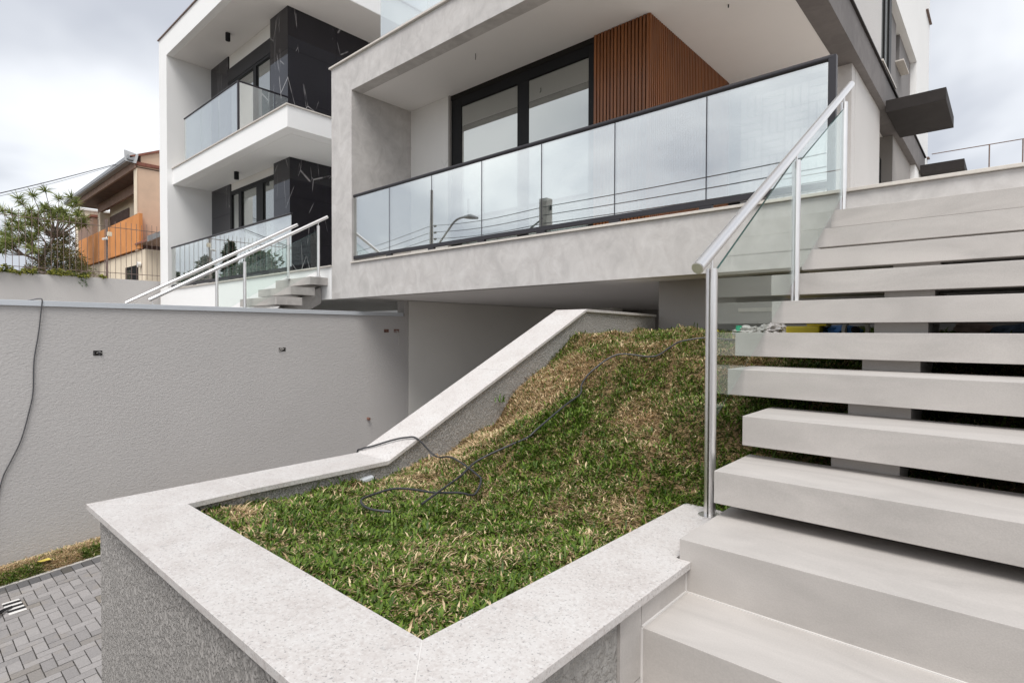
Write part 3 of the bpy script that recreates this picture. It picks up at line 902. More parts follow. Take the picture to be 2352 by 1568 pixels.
# ================================================================== grey house
gh = thing('grey_house', 'grey concrete house with a wide glazed balcony and reddish slatted cladding', 'house', (-4.5, 8.0, -2.7))
YF = 4.95
LX0, LX1 = -8.45, -7.85          # left fin
BT, BB = 1.085, 0.535            # lower beam
UT, UB = 4.335, 3.835            # upper beam
RX0, RX1 = -1.885, -1.60         # side beam
YB = 6.13                        # balcony back wall
part('side_fin', B(LX0, LX1, YF, 16.0, BB, UT), 'concrete', gh, 0.003)
part('lower_beam', B(LX1 + .001, 3.2, YF, 5.10, BB, BT), 'concrete', gh, 0.003)
part('terrace_slab', B(LX1 + .001, 3.2, 5.101, 18.0, 0.545, 1.083), 'ceiling', gh)
part('terrace_floor', B(LX1 + .001, 3.2, 5.101, 18.0, 1.084, 1.096), 'coping', gh)
part('coping', B(LX0 + 0.585, 0.18, YF - 0.025, YF + 0.20, BT + .002, 1.113), 'coping', gh, 0.003)
part('coping', B(0.184, 3.2, YF - 0.025, YF + 0.20, BT + .002, 1.113), 'coping', gh, 0.003)
part('upper_beam', B(LX1 + .001, RX1, YF, 5.15, UB, UT), 'concrete', gh, 0.003)
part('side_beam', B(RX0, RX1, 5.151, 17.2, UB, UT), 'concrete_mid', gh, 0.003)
part('balcony_ceiling', B(LX1 + .001, RX0 - .001, 5.151, 14.0, UB + 0.006, UT - .01), 'ceiling', gh)
part('upper_coping', B(LX0 - 0.03, RX1 + 0.03, YF - 0.035, YF + 0.22, UT + .002, UT + 0.030), 'coping', gh, 0.003)
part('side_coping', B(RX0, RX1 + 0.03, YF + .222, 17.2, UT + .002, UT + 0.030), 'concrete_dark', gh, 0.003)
part('ceiling_wire', G().tube([(-5.55, 5.45, UB + .006), (-5.545, 5.45, UB - .04), (-5.56, 5.46, UB - .07)], 0.005, 5), 'cable', gh)
part('ceiling_wire', G().tube([(-2.5, 6.6, UB + .006), (-2.5, 6.6, UB - .03)], 0.008, 5), 'cable', gh)
# back wall: marble, window, slatted box
part('marble_panel', B(LX1 + .001, -6.88, YB, YB + 0.2, 1.097, UB + .004), 'marble_white', gh)
part('marble_return', B(-6.879, -6.84, YB - 0.002, YB + 0.2, 1.097, UB + .004), 'garage_dark', gh)
part('lintel', B(-6.839, -4.07, YB + 0.03, YB + 0.2, 3.765, UB + .004), 'hole', gh)
wf = G()
wy0, wy1 = YB + 0.03, YB + 0.11
wf.box(-6.70, -6.60, wy0, wy1, 1.11, 3.76); wf.box(-4.16, -4.07, wy0, wy1, 1.11, 3.76)
wf.box(-6.599, -4.161, wy0, wy1, 3.62, 3.76); wf.box(-6.599, -4.161, wy0, wy1, 1.11, 1.18)
wf.box(-5.40, -5.19, wy0 - .001, wy1, 1.181, 3.619)
wfo = part('window_frame', wf, 'black', gh, 0.004)
part('window_pane', B(-6.599, -5.401, YB + .045, YB + .055, 1.18, 3.60), 'win', wfo)
part('window_pane', B(-5.189, -4.162, YB + .04, YB + .05, 1.18, 3.60), 'win', wfo)
part('frame_liner', B(-6.838, -6.701, YB + .04, YB + .12, 1.1, 3.764), 'black', gh)
cb = part('slat_backing', B(-4.06, -3.285, YB + 0.03, 8.70, 1.097, UB + .003), 'wood_back', gh)
sp_n = 16
sw = 0.80 / sp_n
s0 = part('slat', B(-4.055, -4.055 + sw - 0.016, YB, YB + 0.031, 1.10, UB + .002), 'wood', cb)
for k in range(1, sp_n):
    dup(s0, (k * sw, 0, 0))
s1 = part('slat', B(-3.286, -3.258, YB + 0.012, YB + 0.012 + sw - 0.022, 1.10, UB + .002), 'wood', cb)
for k in range(1, 51):
    dup(s1, (0, k * sw, 0))
# woven feature wall at the back of the terrace and the entry side wall
part('entry_wall', B(-3.257, RX1 - .11, 9.17, 9.40, 1.097, UB + .004), 'lightstucco', gh)
wv = G()
cell = 0.33
for i in range(4):
    for j in range(8):
        x0_, z0_ = -3.25 + i * cell, 1.10 + j * cell
        for q in range(3):
            o0, o1 = q * cell / 3 + .012, (q + 1) * cell / 3 - .012
            if (i + j) % 2: wv.box(x0_ + o0, x0_ + o1, 9.13, 9.169, z0_ + .01, z0_ + cell - .01)
            else: wv.box(x0_ + .01, x0_ + cell - .01, 9.13, 9.169, z0_ + o0, z0_ + o1)
part('woven_tiles', wv, 'white_smooth', gh, kind='stuff')
part('side_wall', B(RX1 - .30, RX1 - .105, 9.401, 11.45, 1.097, UB - .002), 'lightstucco', gh)
part('door_reveal', B(RX1 - .9, RX1 - .30, 11.451, 11.6, 1.097, UB - .002), 'concrete_dark', gh)
dr_ = part('door', B(RX1 - .36, RX1 - .30, 11.61, 13.0, 1.097, 3.4), 'black', gh, 0.004)
part('door_glass', B(RX1 - .299, RX1 - .285, 11.70, 11.95, 1.2, 3.3), 'win', dr_)
part('rear_wall', B(RX1 - .35, RX1 - .12, 13.01, 17.6, 1.097, UB - .002), 'garage_dark', gh)
# upper storey
UX = RX1 - 0.03
part('upper_wall', B(LX1, UX, 7.6, 10.98, UT + .031, 9.0), 'lightstucco', gh)
part('upper_wall', B(LX1, UX - 0.35, 10.981, 15.6, UT + .031, 6.15), 'garage_dark', gh)
part('upper_wall', B(LX1, UX, 10.981, 15.6, 6.151, 9.0), 'white', gh)
part('upper_wall', B(LX1, UX, 15.601, 18.1, UT - 3.2, 9.0), 'white', gh)
uw = G()
wx0, wx1 = UX - .10, UX - .025
uw.box(wx0, wx1, 10.985, 11.07, 4.56, 6.14); uw.box(wx0, wx1, 11.95, 12.19, 4.56, 6.14)
uw.box(wx0, wx1, 11.071, 11.949, 6.02, 6.14); uw.box(wx0, wx1, 11.071, 11.949, 4.56, 4.64); uw.box(wx0, wx1, 11.48, 11.56, 4.641, 6.019)
uwo = part('window_frame', uw, 'black', gh)
part('window_pane', B(UX - .06, UX - .05, 11.071, 11.949, 4.64, 6.02), 'win_dark', uwo)
part('window_sill', B(UX - .349, UX + .03, 11.0, 12.45, 4.50, 4.535), 'coping', gh, 0.003)
part('niche_wall', B(UX - .349, UX - .12, 12.2, 13.45, 4.366, 6.149), 'shade_stucco', gh)
part('niche_wall', B(UX - .349, UX - .12, 13.95, 15.6, 4.366, 6.149), 'shade_stucco', gh)
uw2 = part('window_frame', B(UX - .33, UX - .28, 13.47, 13.93, 5.42, 6.10), 'black', gh)
part('window_pane', B(UX - .279, UX - .275, 13.50, 13.90, 5.45, 6.07), 'win', uw2)
part('niche_wall', B(UX - .349, UX - .122, 13.451, 13.949, 4.366, 5.38), 'shade_stucco', gh)
part('window_sill', B(UX - .30, UX + .02, 13.40, 14.2, 5.385, 5.415), 'coping', gh, 0.003)
part('rear_ledge', B(UX - .1, UX + .05, 17.9, 18.12, 4.52, 4.545), 'rust', gh)
part('rear_ledge', B(UX - .1, UX + .05, 17.2, 18.12, 8.0, 8.02), 'rust', gh)
# canopies over the side doors
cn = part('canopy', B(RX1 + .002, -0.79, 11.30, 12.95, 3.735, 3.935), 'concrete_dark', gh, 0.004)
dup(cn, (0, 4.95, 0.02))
# garage under the house
part('garage_wall', B(LX1 - 0.15, LX1, 6.08, 12.5, -2.9, 0.543), 'garage', gh)
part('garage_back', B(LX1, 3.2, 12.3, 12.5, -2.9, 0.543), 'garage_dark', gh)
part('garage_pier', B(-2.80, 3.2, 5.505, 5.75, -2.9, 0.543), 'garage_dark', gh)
part('garage_pier', B(-7.84, -6.6, 10.8, 11.2, -1.0, 0.543), 'garage', gh)
part('sill_ledge', B(-1.95, -0.8, 5.47, 5.503, 0.20, 0.235), 'coping', gh)

# balcony glazing of the grey house
GYL = 5.0
br = part('balcony_rail', G().tube([(-7.93, GYL, 2.162), (-1.062, GYL, 2.176)], 0.026, 12), 'dark_alu', gh, smooth=True)
part('bottom_rail', B(-7.90, -1.09, GYL - .02, GYL + .02, 1.155, 1.205), 'dark_alu', br, 0.003)
part('end_post', B(-1.092, -1.035, GYL - .025, GYL + .025, 1.114, 2.19), 'dark_alu', br, 0.004)
part('end_post', B(-7.925, -7.895, GYL - .02, GYL + .02, 1.114, 2.15), 'dark_alu', br, 0.003)
js = [-7.894, -6.912, -5.943, -4.973, -4.009, -3.044, -2.080, -1.093]
for a_, b_ in zip(js[:-1], js[1:]):
    part('glass_panel', B(a_ + .0055, b_ - .0055, GYL - .005, GYL + .005, 1.205, 2.150), 'rail_glass', br)
for a_ in js[1:-1]:
    part('joint_strip', B(a_ - .0055, a_ + .0055, GYL - .006, GYL + .006, 1.206, 2.149), 'dark_alu', br)
    part('foot', B(a_ - .06, a_ + .06, GYL - .02, GYL + .02, 1.114, 1.154), 'dark_alu', br)
# upper terrace glazing
br2 = part('terrace_rail', G().tube([(-7.16, GYL, 5.46), (-1.65, GYL, 5.46)], 0.026, 12), 'dark_alu', gh, smooth=True)
part('bottom_rail', B(-7.13, -1.65, GYL - .02, GYL + .02, 4.37, 4.42), 'dark_alu', br2, 0.003)
jt = [-7.13, -6.02, -4.92, -3.82, -2.72, -1.65]
for a_, b_ in zip(jt[:-1], jt[1:]):
    part('glass_panel', B(a_ + .004, b_ - .004, GYL - .005, GYL + .005, 4.42, 5.44), 'rail_glass', br2)

# ================================================================== white house
wh = thing('white_house', 'white house with deep framed balconies and black marble piers', 'house', (-12.8, 8.0, -2.7))
WX0, WX1 = -17.22, -16.62
part('side_fin', B(WX0, WX1, YF, 15, -3.0, 7.80), 'white', wh, 0.003)
part('roof_slab', B(WX1 + .001, -10.84, YF, 15, 7.24, 7.80), 'white', wh, 0.003)
part('roof_flashing', B(WX0 - .03, -10.80, YF - .03, 15, 7.802, 7.825), 'rust', wh)
part('upper_ceiling', B(WX1 + .002, -10.86, YF + .15, 12, 7.232, 7.2395), 'ceiling', wh)
YW = 6.05
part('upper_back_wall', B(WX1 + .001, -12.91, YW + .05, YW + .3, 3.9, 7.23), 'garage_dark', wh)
part('upper_back_wall', B(-12.0, -10.9, 11.7, 12, 3.9, 7.23), 'white_smooth', wh)
for z0_, z1_ in ((4.30, 5.25), (5.254, 6.2), (6.204, 7.23)):
    part('marble_panel', B(WX1 + .002, -15.45, YW, YW + .048, z0_, z1_), 'marble_black', wh)
part('shutter_box', B(-15.42, -12.92, YW - .04, YW + .05, 6.50, 6.84), 'shutter', wh, 0.006)
part('lintel', B(-15.42, -12.92, YW + .02, YW + .05, 6.841, 7.229), 'garage', wh)
def window(parent, x0, x1, z0, z1, ym, mulls, fw_=0.07):
    g = G()
    g.box(x0, x0 + fw_, ym, ym + .07, z0, z1); g.box(x1 - fw_, x1, ym, ym + .07, z0, z1)
    g.box(x0 + fw_ + .001, x1 - fw_ - .001, ym, ym + .07, z1 - fw_, z1); g.box(x0 + fw_ + .001, x1 - fw_ - .001, ym, ym + .07, z0, z0 + fw_)
    for a, b in mulls:
        g.box(a, b, ym - .002, ym + .07, z0 + fw_ + .001, z1 - fw_ - .001)
    f = part('window_frame', g, 'black', parent, 0.003)
    ed = [x0 + fw_] + [q for m_ in mulls for q in m_] + [x1 - fw_]
    for a, b in zip(ed[::2], ed[1::2]):
        part('window_pane', B(a + .001, b - .001, ym + .035, ym + .045, z0 + fw_, z1 - fw_), 'win', f)
    return f
window(wh, -15.42, -12.92, 4.30, 6.498, YW - .03, [(-13.88, -13.72)])
# upper marble pier, panels with open joints
def pier(zlist, x0, x1, y0, y1):
    for (a, b) in zip(zlist[:-1], zlist[1:]):
        part('marble_panel', B(x0, x1 - .021, y0, y0 + .02, a, b - .004), 'marble_black', wh)
        ysplit = [y0, y0 + 1.2, y0 + 2.4, y1]
        for c_, d in zip(ysplit[:-1], ysplit[1:]):
            part('marble_panel', B(x1 - .02, x1, c_, d - .004, a, b - .004), 'marble_black', wh)
    part('pier_core', B(x0 + .001, x1 - .022, y0 + .021, y1, zlist[0], zlist[-1]), 'hole', wh)
pier([4.29, 5.2, 6.3, 7.235], -12.90, -12.05, 5.99, 9.6)
pier([1.10, 2.0, 3.0, 3.868], -12.72, -11.95, 5.975, 9.6)
# balcony
part('balcony_slab', B(WX1 + .001, -10.245, 5.08, 9.6, 3.875, 4.285), 'white', wh, 0.003)
part('balcony_soffit', B(-16.36, -10.56, 5.30, 9.6, 3.868, 3.8745), 'white_smooth', wh)
part('balcony_coping', B(WX1 + .001, -10.22, 5.05, 9.6, 4.286, 4.31), 'coping', wh, 0.003)
wr = part('balcony_rail', G().tube([(-16.02, 5.18, 5.485), (-12.70, 5.18, 5.485), (-12.70, 5.98, 5.485)], 0.022, 10), 'dark_alu', wh, smooth=True)
for a_, b_ in ((-15.99, -14.88), (-14.872, -13.78), (-13.772, -12.71)):
    part('glass_panel', B(a_, b_, 5.175, 5.185, 4.36, 5.468), 'rail_glass', wr)
part('glass_panel', B(-12.705, -12.695, 5.195, 5.97, 4.36, 5.468), 'rail_glass', wr)
part('bottom_rail', B(-16.0, -12.69, 5.165, 5.195, 4.312, 4.36), 'dark_alu', wr)
part('corner_post', B(-12.715, -12.675, 5.16, 5.2, 4.312, 5.48), 'dark_alu', wr)
sl = part('ceiling_spot', G().cyl((-14.26, 5.58, 7.05), (-14.26, 5.58, 7.231), 0.055, 16), 'black', wh, smooth=True)
dup(sl, (0.19, 0.11, 3.868 - 7.231))
# lower level
for z0_, z1_ in ((1.10, 2.1), (2.104, 3.1), (3.104, 3.868)):
    part('marble_panel', B(WX1 + .002, -15.35, YW, YW + .048, z0_, z1_), 'marble_black', wh)
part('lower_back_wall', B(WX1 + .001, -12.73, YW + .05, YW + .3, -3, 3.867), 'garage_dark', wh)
part('lintel', B(-15.33, -12.74, YW + .02, YW + .05, 3.66, 3.866), 'garage', wh)
window(wh, -15.33, -12.74, 1.11, 3.655, YW - .02, [(-14.80, -14.62), (-13.76, -13.40)], 0.10)
part('front_wall', B(WX1 + .001, -9.7, YF, 5.15, -3.0, 1.075), 'white', wh)
part('front_wall', B(-9.699, -8.56, YF, 5.15, 0.54, 1.075), 'white', wh)
part('return_wall', B(-8.559, -8.46, YF - .001, 9.6, 0.54, 1.075), 'white', wh)
part('terrace_floor', B(WX1 + .001, -8.56, 5.151, 9.6, 0.6, 1.07), 'white_smooth', wh)
part('coping', B(WX1 - .04, -8.455, YF - .03, 5.2, 1.077, 1.103), 'coping', wh, 0.003)
part('side_wall', B(-8.7, -8.46, 9.601, 14, 1.0, 7.2), 'white', wh)
part('garage_back', B(-9.7, -8.5, 8.5, 8.7, -3, 0.54), 'hole', wh)
lr = part('terrace_rail', G().tube([(-16.98, 5.05, 2.20), (-10.03, 5.05, 2.20)], 0.024, 10), 'dark_alu', wh, smooth=True)
jw = [-16.96, -15.96, -14.98, -14.0, -13.02, -12.05, -11.08, -10.04]
for a_, b_ in zip(jw[:-1], jw[1:]):
    part('glass_panel', B(a_ + .004, b_ - .004, 5.045, 5.055, 1.21, 2.185), 'rail_glass', lr)
part('bottom_rail', B(-16.97, -10.03, 5.03, 5.07, 1.15, 1.21), 'dark_alu', lr)
part('end_post', B(-16.99, -16.961, 5.03, 5.07, 1.105, 2.19), 'dark_alu', lr)
for a_ in jw[1:-1]:
    part('foot', B(a_ - .06, a_ + .06, 5.03, 5.07, 1.105, 1.149), 'dark_alu', lr)

# stair of the white house
ws = thing('floating_staircase', 'narrow floating stair with two steel handrails in front of the white house', 'staircase', (-9.2, 3.5, -2.7))
for k in range(-6, 11):
    xl_ = [-9.81, -9.52][k % 2] if k < 9 else -9.81
    xr_ = [-8.58, -8.63][k % 2] if k >= 9 else (-8.466 if k == 8 else [-8.60, -8.50][k % 2])
    part('tread', B(xl_, xr_, SY(k), SY(k) + 0.42 if k < 10 else 4.948, SZ(k) - 0.126, SZ(k)), 'porcelain', ws, 0.002)
part('stringer', G().prism([(-9.0, 0.3, -2.2), (-9.0, 4.94, 0.48), (-9.0, 4.94, 0.76), (-9.0, 0.3, -1.9)], (-0.22, 0, 0)), 'porcelain', ws)
rz = lambda y, y0, z0: z0 + (y - y0) * 0.579
handrail(ws, -8.50, (2.31, rz(2.31, 4.90, 1.905)), (4.90, 1.905), [(4.735, 0.90, 1.733), (3.548, 0.18 + 0.0, 1.03), (2.35, -0.54, 0.30)],
         [[(3.57, 0.31), (4.71, 1.0), (4.71, 1.64), (3.57, 0.95)]], n=14)
handrail(ws, -9.30, (2.24, rz(2.24, 4.784, 1.86)), (4.784, 1.86), [(4.618, 0.90, 1.65), (3.453, 0.18, 0.971), (2.25, -0.54, 0.25)],
         [[(3.475, 0.27), (4.595, 0.95), (4.595, 1.58), (3.475, 0.90)]], n=14)

# ================================================================== left neighbour: wall, fence, plants
nw = thing('boundary_wall', 'plain grey wall topped with plants and an iron fence, left of the white house', 'wall', (-17.5, 0, -2.7))
part('wall', B(-17.6, -17.4, -7.0, 5.0, -3.3, 1.352), 'greystucco', nw)
pf = thing('picket_fence', 'rusty thin bar fence standing on the far grey wall', 'fence', (-17.46, 0, 1.352))
b0 = part('bar', G().tube([(-17.46, 4.94, 1.353), (-17.46, 4.94, 2.855)], 0.0065, 5), 'rust', pf)
yb = 4.94
while yb > -6.5:
    yb -= 0.119
    c_ = dup(b0, (0, yb - 4.94, random.uniform(-0.02, 0.02)))
part('rail', B(-17.470, -17.450, -6.9, 5.0, 2.685, 2.700), 'rust', pf)
part('rail', B(-17.470, -17.450, -6.9, 5.0, 1.50, 1.515), 'rust', pf)
fp = part('post', B(-17.485, -17.435, 3.775, 3.825, 1.353, 2.885), 'rust', pf)
dup(fp, (0, -2.9, 0)); dup(fp, (0, -5.8, 0)); dup(fp, (0, -8.7, 0))
sc_ = thing('security_camera', 'small white security camera fixed to the fence post', 'camera', (-17.40, 3.76, 2.33))
part('body', G().cyl((-17.42, 3.80, 2.37), (-17.33, 3.69, 2.345), 0.028, 12), 'white_pl', sc_, smooth=True)
part('bracket', G().cyl((-17.44, 3.80, 2.42), (-17.41, 3.77, 2.37), 0.012, 8), 'white_pl', sc_)
sb_ = thing('alarm_box', 'small cream box on the fence post above the camera', 'box', (-17.40, 3.85, 2.44))
part('case', B(-17.434, -17.37, 3.80, 3.90, 2.44, 2.55), 'cream', sb_, 0.008)

def leaf_cloud(name, pts, L0, L1, wd, c0, c1, parent=None, up=0.2, mat='leaves', **k):
    """leaf-sized two-face blades around points"""
    n = len(pts)
    d = rng.normal(size=(n, 3)); d[:, 2] = d[:, 2] * 0.6 + up
    d /= np.linalg.norm(d, axis=1)[:, None]
    s = np.cross(d, rng.normal(size=(n, 3))); s /= np.linalg.norm(s, axis=1)[:, None]
    L = rng.uniform(L0, L1, n)[:, None]; w = (wd * rng.uniform(0.7, 1.3, n))[:, None]
    v = np.empty((n, 4, 3))
    v[:, 0] = pts; v[:, 1] = pts + d * L * 0.5 + s * w * 0.5; v[:, 2] = pts + d * L; v[:, 3] = pts + d * L * 0.5 - s * w * 0.5
    i = np.arange(n)[:, None] * 4
    loops = (i + np.array([0, 1, 2, 3])).ravel()
    t = rng.random(n)[:, None]
    c = np.array(c0) + (np.array(c1) - np.array(c0)) * t
    return tint_mesh(name, v.reshape(-1, 3), (loops, np.full(n, 4)), np.repeat(c, 4, axis=0), mat, parent, **k)

# creeping plant on the wall top
n = 1900
vy = rng.uniform(1.2, 3.75, n); vh = 1.36 + rng.random(n) ** 1.5 * np.interp(vy, [1.2, 2.6, 3.2, 3.75], [0.22, 0.20, 0.17, 0.07]) * (0.55 + 0.45 * np.sin(vy * 8.3) * np.sin(vy * 3.1 + 1) + 0.25 * np.sin(vy * 21))
vk = (np.sin(vy * 6.1 + 2) > -0.75); vy, vh = vy[vk], vh[vk]; n = len(vy)
vp = np.column_stack([-17.42 + rng.normal(0, .07, n), vy, vh])
ivy = thing('creeping_plant', 'yellow green creeper spilling along the top of the far grey wall', 'plant', (-17.45, 2.5, 1.352))
leaf_cloud('foliage', vp, 0.04, 0.09, 0.05, (0.035, 0.06, 0.015), (0.34, 0.33, 0.06), ivy)
g_ = G()
for q in range(14):
    y0_ = random.uniform(1.2, 3.4)
    g_.tube([(-17.45, y0_, 1.36), (-17.42, y0_ + .15, 1.36 + random.uniform(.06, .15)), (-17.40, y0_ + .4, 1.38)], 0.008, 5)
part('stems', g_, 'bark', ivy)
n = 90
fy = rng.uniform(3.22, 3.36, n); fz = rng.uniform(1.12, 1.42, n)
leaf_cloud('hanging_frond', np.column_stack([np.full(n, -17.37) + rng.normal(0, .015, n), fy, fz]), 0.03, 0.07, 0.02, (0.05, 0.11, 0.02), (0.10, 0.17, 0.04), ivy, up=-0.9)

# spiky tree with leaf tufts, and a bushier tree beside it
def tufts(centres, nl, L0, L1, w, c0, c1, parent, name='crown'):
    P, D = [], []
    for c in centres:
        c = np.array(c, float)
        k = nl
        d = rng.normal(size=(k, 3)); d[:, 2] = d[:, 2] * 0.8 + 0.45
        d /= np.linalg.norm(d, axis=1)[:, None]
        P.append(np.tile(c, (k, 1)) + rng.normal(0, .015, (k, 3))); D.append(d)
    P = np.vstack(P); D = np.vstack(D); n = len(P)
    s = np.cross(D, rng.normal(size=(n, 3))); s /= np.linalg.norm(s, axis=1)[:, None]
    L = rng.uniform(L0, L1, n)[:, None]
    v = np.empty((n, 5, 3))
    v[:, 0] = P - s * w * .4; v[:, 1] = P + s * w * .4
    v[:, 2] = P + D * L * .5 + s * w * .5; v[:, 3] = P + D * L * .5 - s * w * .5
    v[:, 4] = P + D * L - np.array([0, 0, 1.0]) * L * 0.06
    i = np.arange(n)[:, None] * 5
    loops = np.concatenate([i + np.array([0, 1, 2, 3]), i + np.array([3, 2, 4])], axis=1).ravel()
    t = rng.random(n)[:, None]
    c = np.array(c0) + (np.array(c1) - np.array(c0)) * t
    return tint_mesh(name, v.reshape(-1, 3), (loops, np.tile([4, 3], n)), np.repeat(c, 5, axis=0), 'leaves', parent)
KT = 1.25
tx = -24 * KT
def TP(y, z, dx=0.0):
    f = 1 + dx / tx
    return (tx + dx, y * KT * f, z * KT * f)
dt = thing('spiky_tree', 'branching tree with spiky leaf tufts behind the iron fence', 'tree', (tx, 2.9, -2.7))
cent = [(2.48, 3.80), (2.70, 3.75), (2.95, 4.10), (2.86, 4.28), (3.23, 4.42), (3.54, 4.64), (3.90, 4.44), (4.22, 4.56), (3.56, 4.09), (4.25, 4.25), (2.55, 2.78), (2.62, 3.35), (2.5, 3.05),
        (2.85, 3.30), (3.0, 3.70), (3.2, 3.45), (3.3, 3.80), (3.75, 3.85), (3.95, 4.05), (4.10, 3.85), (4.4, 3.95), (4.52, 3.75), (2.75, 2.90), (2.95, 2.95), (3.15, 3.05), (3.4, 3.35), (3.6, 3.6), (2.4, 2.6), (3.1, 2.7)]
cent += [(y + random.uniform(-.18, .18), z + random.uniform(-.22, .2)) for q_ in range(2) for y, z in cent[8:29]]
cent = [TP(y, z, random.uniform(-1.0, 0.8)) for y, z in cent]
tufts(cent, 60, 0.22, 0.46, 0.026, (0.09, 0.14, 0.03), (0.38, 0.41, 0.15), dt)
g_ = G()
root = Vector(TP(3.42, 0.3)); fork = Vector(TP(3.42, 2.25)); forks = [Vector(TP(3.25, 2.75)), Vector(TP(3.55, 2.9)), Vector(TP(3.0, 2.45)), Vector(TP(3.75, 3.1))]
g_.tube([root, (root + fork) / 2 + Vector((0, .03, 0)), fork], [.13, .12, .10], 8)
for q in forks:
    g_.tube([fork, (fork + q) / 2 + Vector((0.05, 0, .03)), q], [.06, .05, .04], 6)
for c in cent:
    c = Vector(c)
    q = min(forks, key=lambda w_: (w_ - c).length + (0.8 if w_.z > c.z else 0))
    g_.tube([q, (q + c) / 2 + Vector((random.uniform(-.1, .1), random.uniform(-.08, .08), -.06)), c], [.024, .017, .011], 5)
part('trunk', g_, 'bark', dt, smooth=True)

bt = thing('bushy_tree', 'dense brownish green tree between the spiky tree and the orange house', 'tree', (-30.0, 5.0, -2.7))
n = 8000
a = rng.normal(size=(n, 3)); a /= np.linalg.norm(a, axis=1)[:, None]
rr = rng.random(n) ** 0.45
cl = np.array([[-21.5, 3.35, 2.3], [-21.4, 3.75, 2.15], [-21.6, 3.1, 1.85], [-21.3, 3.95, 1.75], [-21.5, 3.55, 1.6], [-21.7, 3.6, 2.75]])
ci = rng.integers(0, len(cl), n)
cl = cl * 1.395
bp_ = cl[ci] + a * rr[:, None] * np.array([.60, .55, .56])
leaf_cloud('crown', bp_, 0.08, 0.22, 0.032, (0.08, 0.105, 0.04), (0.30, 0.26, 0.11), bt)
g_ = G().tube([(-30, 4.95, -2.7), (-30, 4.88, 0.7), (-30, 4.88, 2.2)], [.14, .11, .06], 8)
for c in cl:
    g_.tube([(-30, 4.88, 1.7), tuple((np.array([-30, 4.88, 2.0]) + c) / 2), tuple(c)], [.05, .035, .015], 5)
part('trunk', g_, 'bark', bt, smooth=True)

# ================================================================== orange balcony house
K = 0.72
def OK_(x, y, z): return (x * K, y * K, z * K)
oh = thing('orange_house', 'peach and cream house with a bright orange balcony and deep brown eaves', 'house', OK_(-40, 12, -3.7))
def OB(x0, x1, y0, y1, z0, z1): return B(x0 * K, x1 * K, y0 * K, y1 * K, z0 * K, z1 * K)
part('parapet', OB(-46.15, -32.80, 8.5, 8.65, 4.16, 5.93), 'orange', oh)
part('balcony_slab', OB(-46.1, -32.85, 8.66, 9.8, 4.10, 4.35), 'brown_soffit', oh)
part('lower_wall', OB(-46.0, -32.3, 8.62, 14.0, -4.5, 4.09), 'cream', oh)
part('side_wall', OB(-33.6, -33.15, 8.52, 14.0, 4.10, 8.40), 'peach', oh)
part('verge', OB(-33.7, -33.05, 8.45, 14.0, 8.402, 8.56), 'tile', oh)
part('corner_strip', OB(-33.62, -33.12, 8.49, 8.518, 5.94, 8.38), 'cream', oh)
part('back_wall', OB(-44.4, -33.61, 9.85, 14.0, 4.10, 8.25), 'cream', oh)
part('end_pier', OB(-44.9, -44.3, 9.3, 9.84, 4.36, 7.72), 'cream', oh)
part('door_recess', OB(-44.2, -39.9, 9.80, 9.849, 4.36, 7.45), 'brown_soffit', oh)
part('head_beam', OB(-44.9, -33.61, 9.3, 9.45, 7.72, 8.28), 'brown_fascia', oh)
wfo = part('window_frame', OB(-38.4, -36.4, 9.80, 9.848, 5.0, 7.35), 'black', oh)
part('window_pane', OB(-38.1, -36.7, 9.78, 9.799, 5.1, 7.25), 'win', wfo)
part('soffit', OB(-46.6, -33.15, 8.52, 10.2, 8.285, 8.33), 'brown_soffit', oh)
part('fascia', OB(-46.8, -33.12, 8.42, 8.519, 8.25, 8.60), 'brown_fascia', oh)
gt = part('gutter', OB(-48.5, -33.1, 8.15, 8.419, 8.60, 8.80), 'grey_metal', oh, 0.01)
part('gutter_lip', OB(-48.5, -33.1, 8.12, 8.149, 8.66, 8.84), 'grey_metal', oh)
rf = G().prism([(-48.4 * K, 8.2 * K, 8.81 * K), (-33.1 * K, 8.2 * K, 8.81 * K), (-33.1 * K, 14 * K, 11.4 * K), (-48.4 * K, 14 * K, 11.4 * K)], (0, 0, .08))
part('roof', rf, 'tile', oh)
part('gable_wall', G().prism([(-33.2 * K, 8.7 * K, 8.58 * K), (-33.2 * K, 14 * K, 8.58 * K), (-33.2 * K, 14 * K, 11.2 * K), (-33.2 * K, 8.7 * K, 8.95 * K)], (0.2, 0, 0)), 'peach', oh)
part('ridge_cap', G().prism([(-33.4 * K, 8.1 * K, 8.6 * K), (-33.0 * K, 8.45 * K, 8.45 * K), (-33.0 * K, 8.55 * K, 8.9 * K), (-33.5 * K, 8.1 * K, 9.15 * K)], (0.03, 0.03, 0)), 'grey_metal', oh)
lr_ = G().prism([(-33.4 * K, 8.45 * K, 4.45 * K), (-31.0 * K, 8.45 * K, 4.45 * K), (-31.0 * K, 13 * K, 7.1 * K), (-33.4 * K, 13 * K, 7.1 * K)], (0, 0, .06))
part('lower_roof', lr_, 'tile', oh)
part('lower_gutter', G().prism([(-30.95 * K, 8.4 * K, 4.30 * K), (-30.95 * K, 13 * K, 6.95 * K), (-30.95 * K, 13 * K, 7.2 * K), (-30.95 * K, 8.4 * K, 4.58 * K)], (0.12, 0, 0)), 'grey_metal', oh)
wl_ = part('window_frame', OB(-35.6, -33.45, 8.57, 8.619, 1.2, 3.38), 'black', oh)
part('window_pane', OB(-35.3, -34.6, 8.55, 8.569, 1.3, 3.2), 'win', wl_)
wl2 = part('window_frame', OB(-40.0, -38.0, 8.57, 8.619, 1.2, 2.9), 'black', oh)
part('wall_lamp', G().cyl(OK_(-33.0, 8.60, 3.35), OK_(-33.0, 8.45, 3.35), 0.10, 10), 'white_pl', oh)

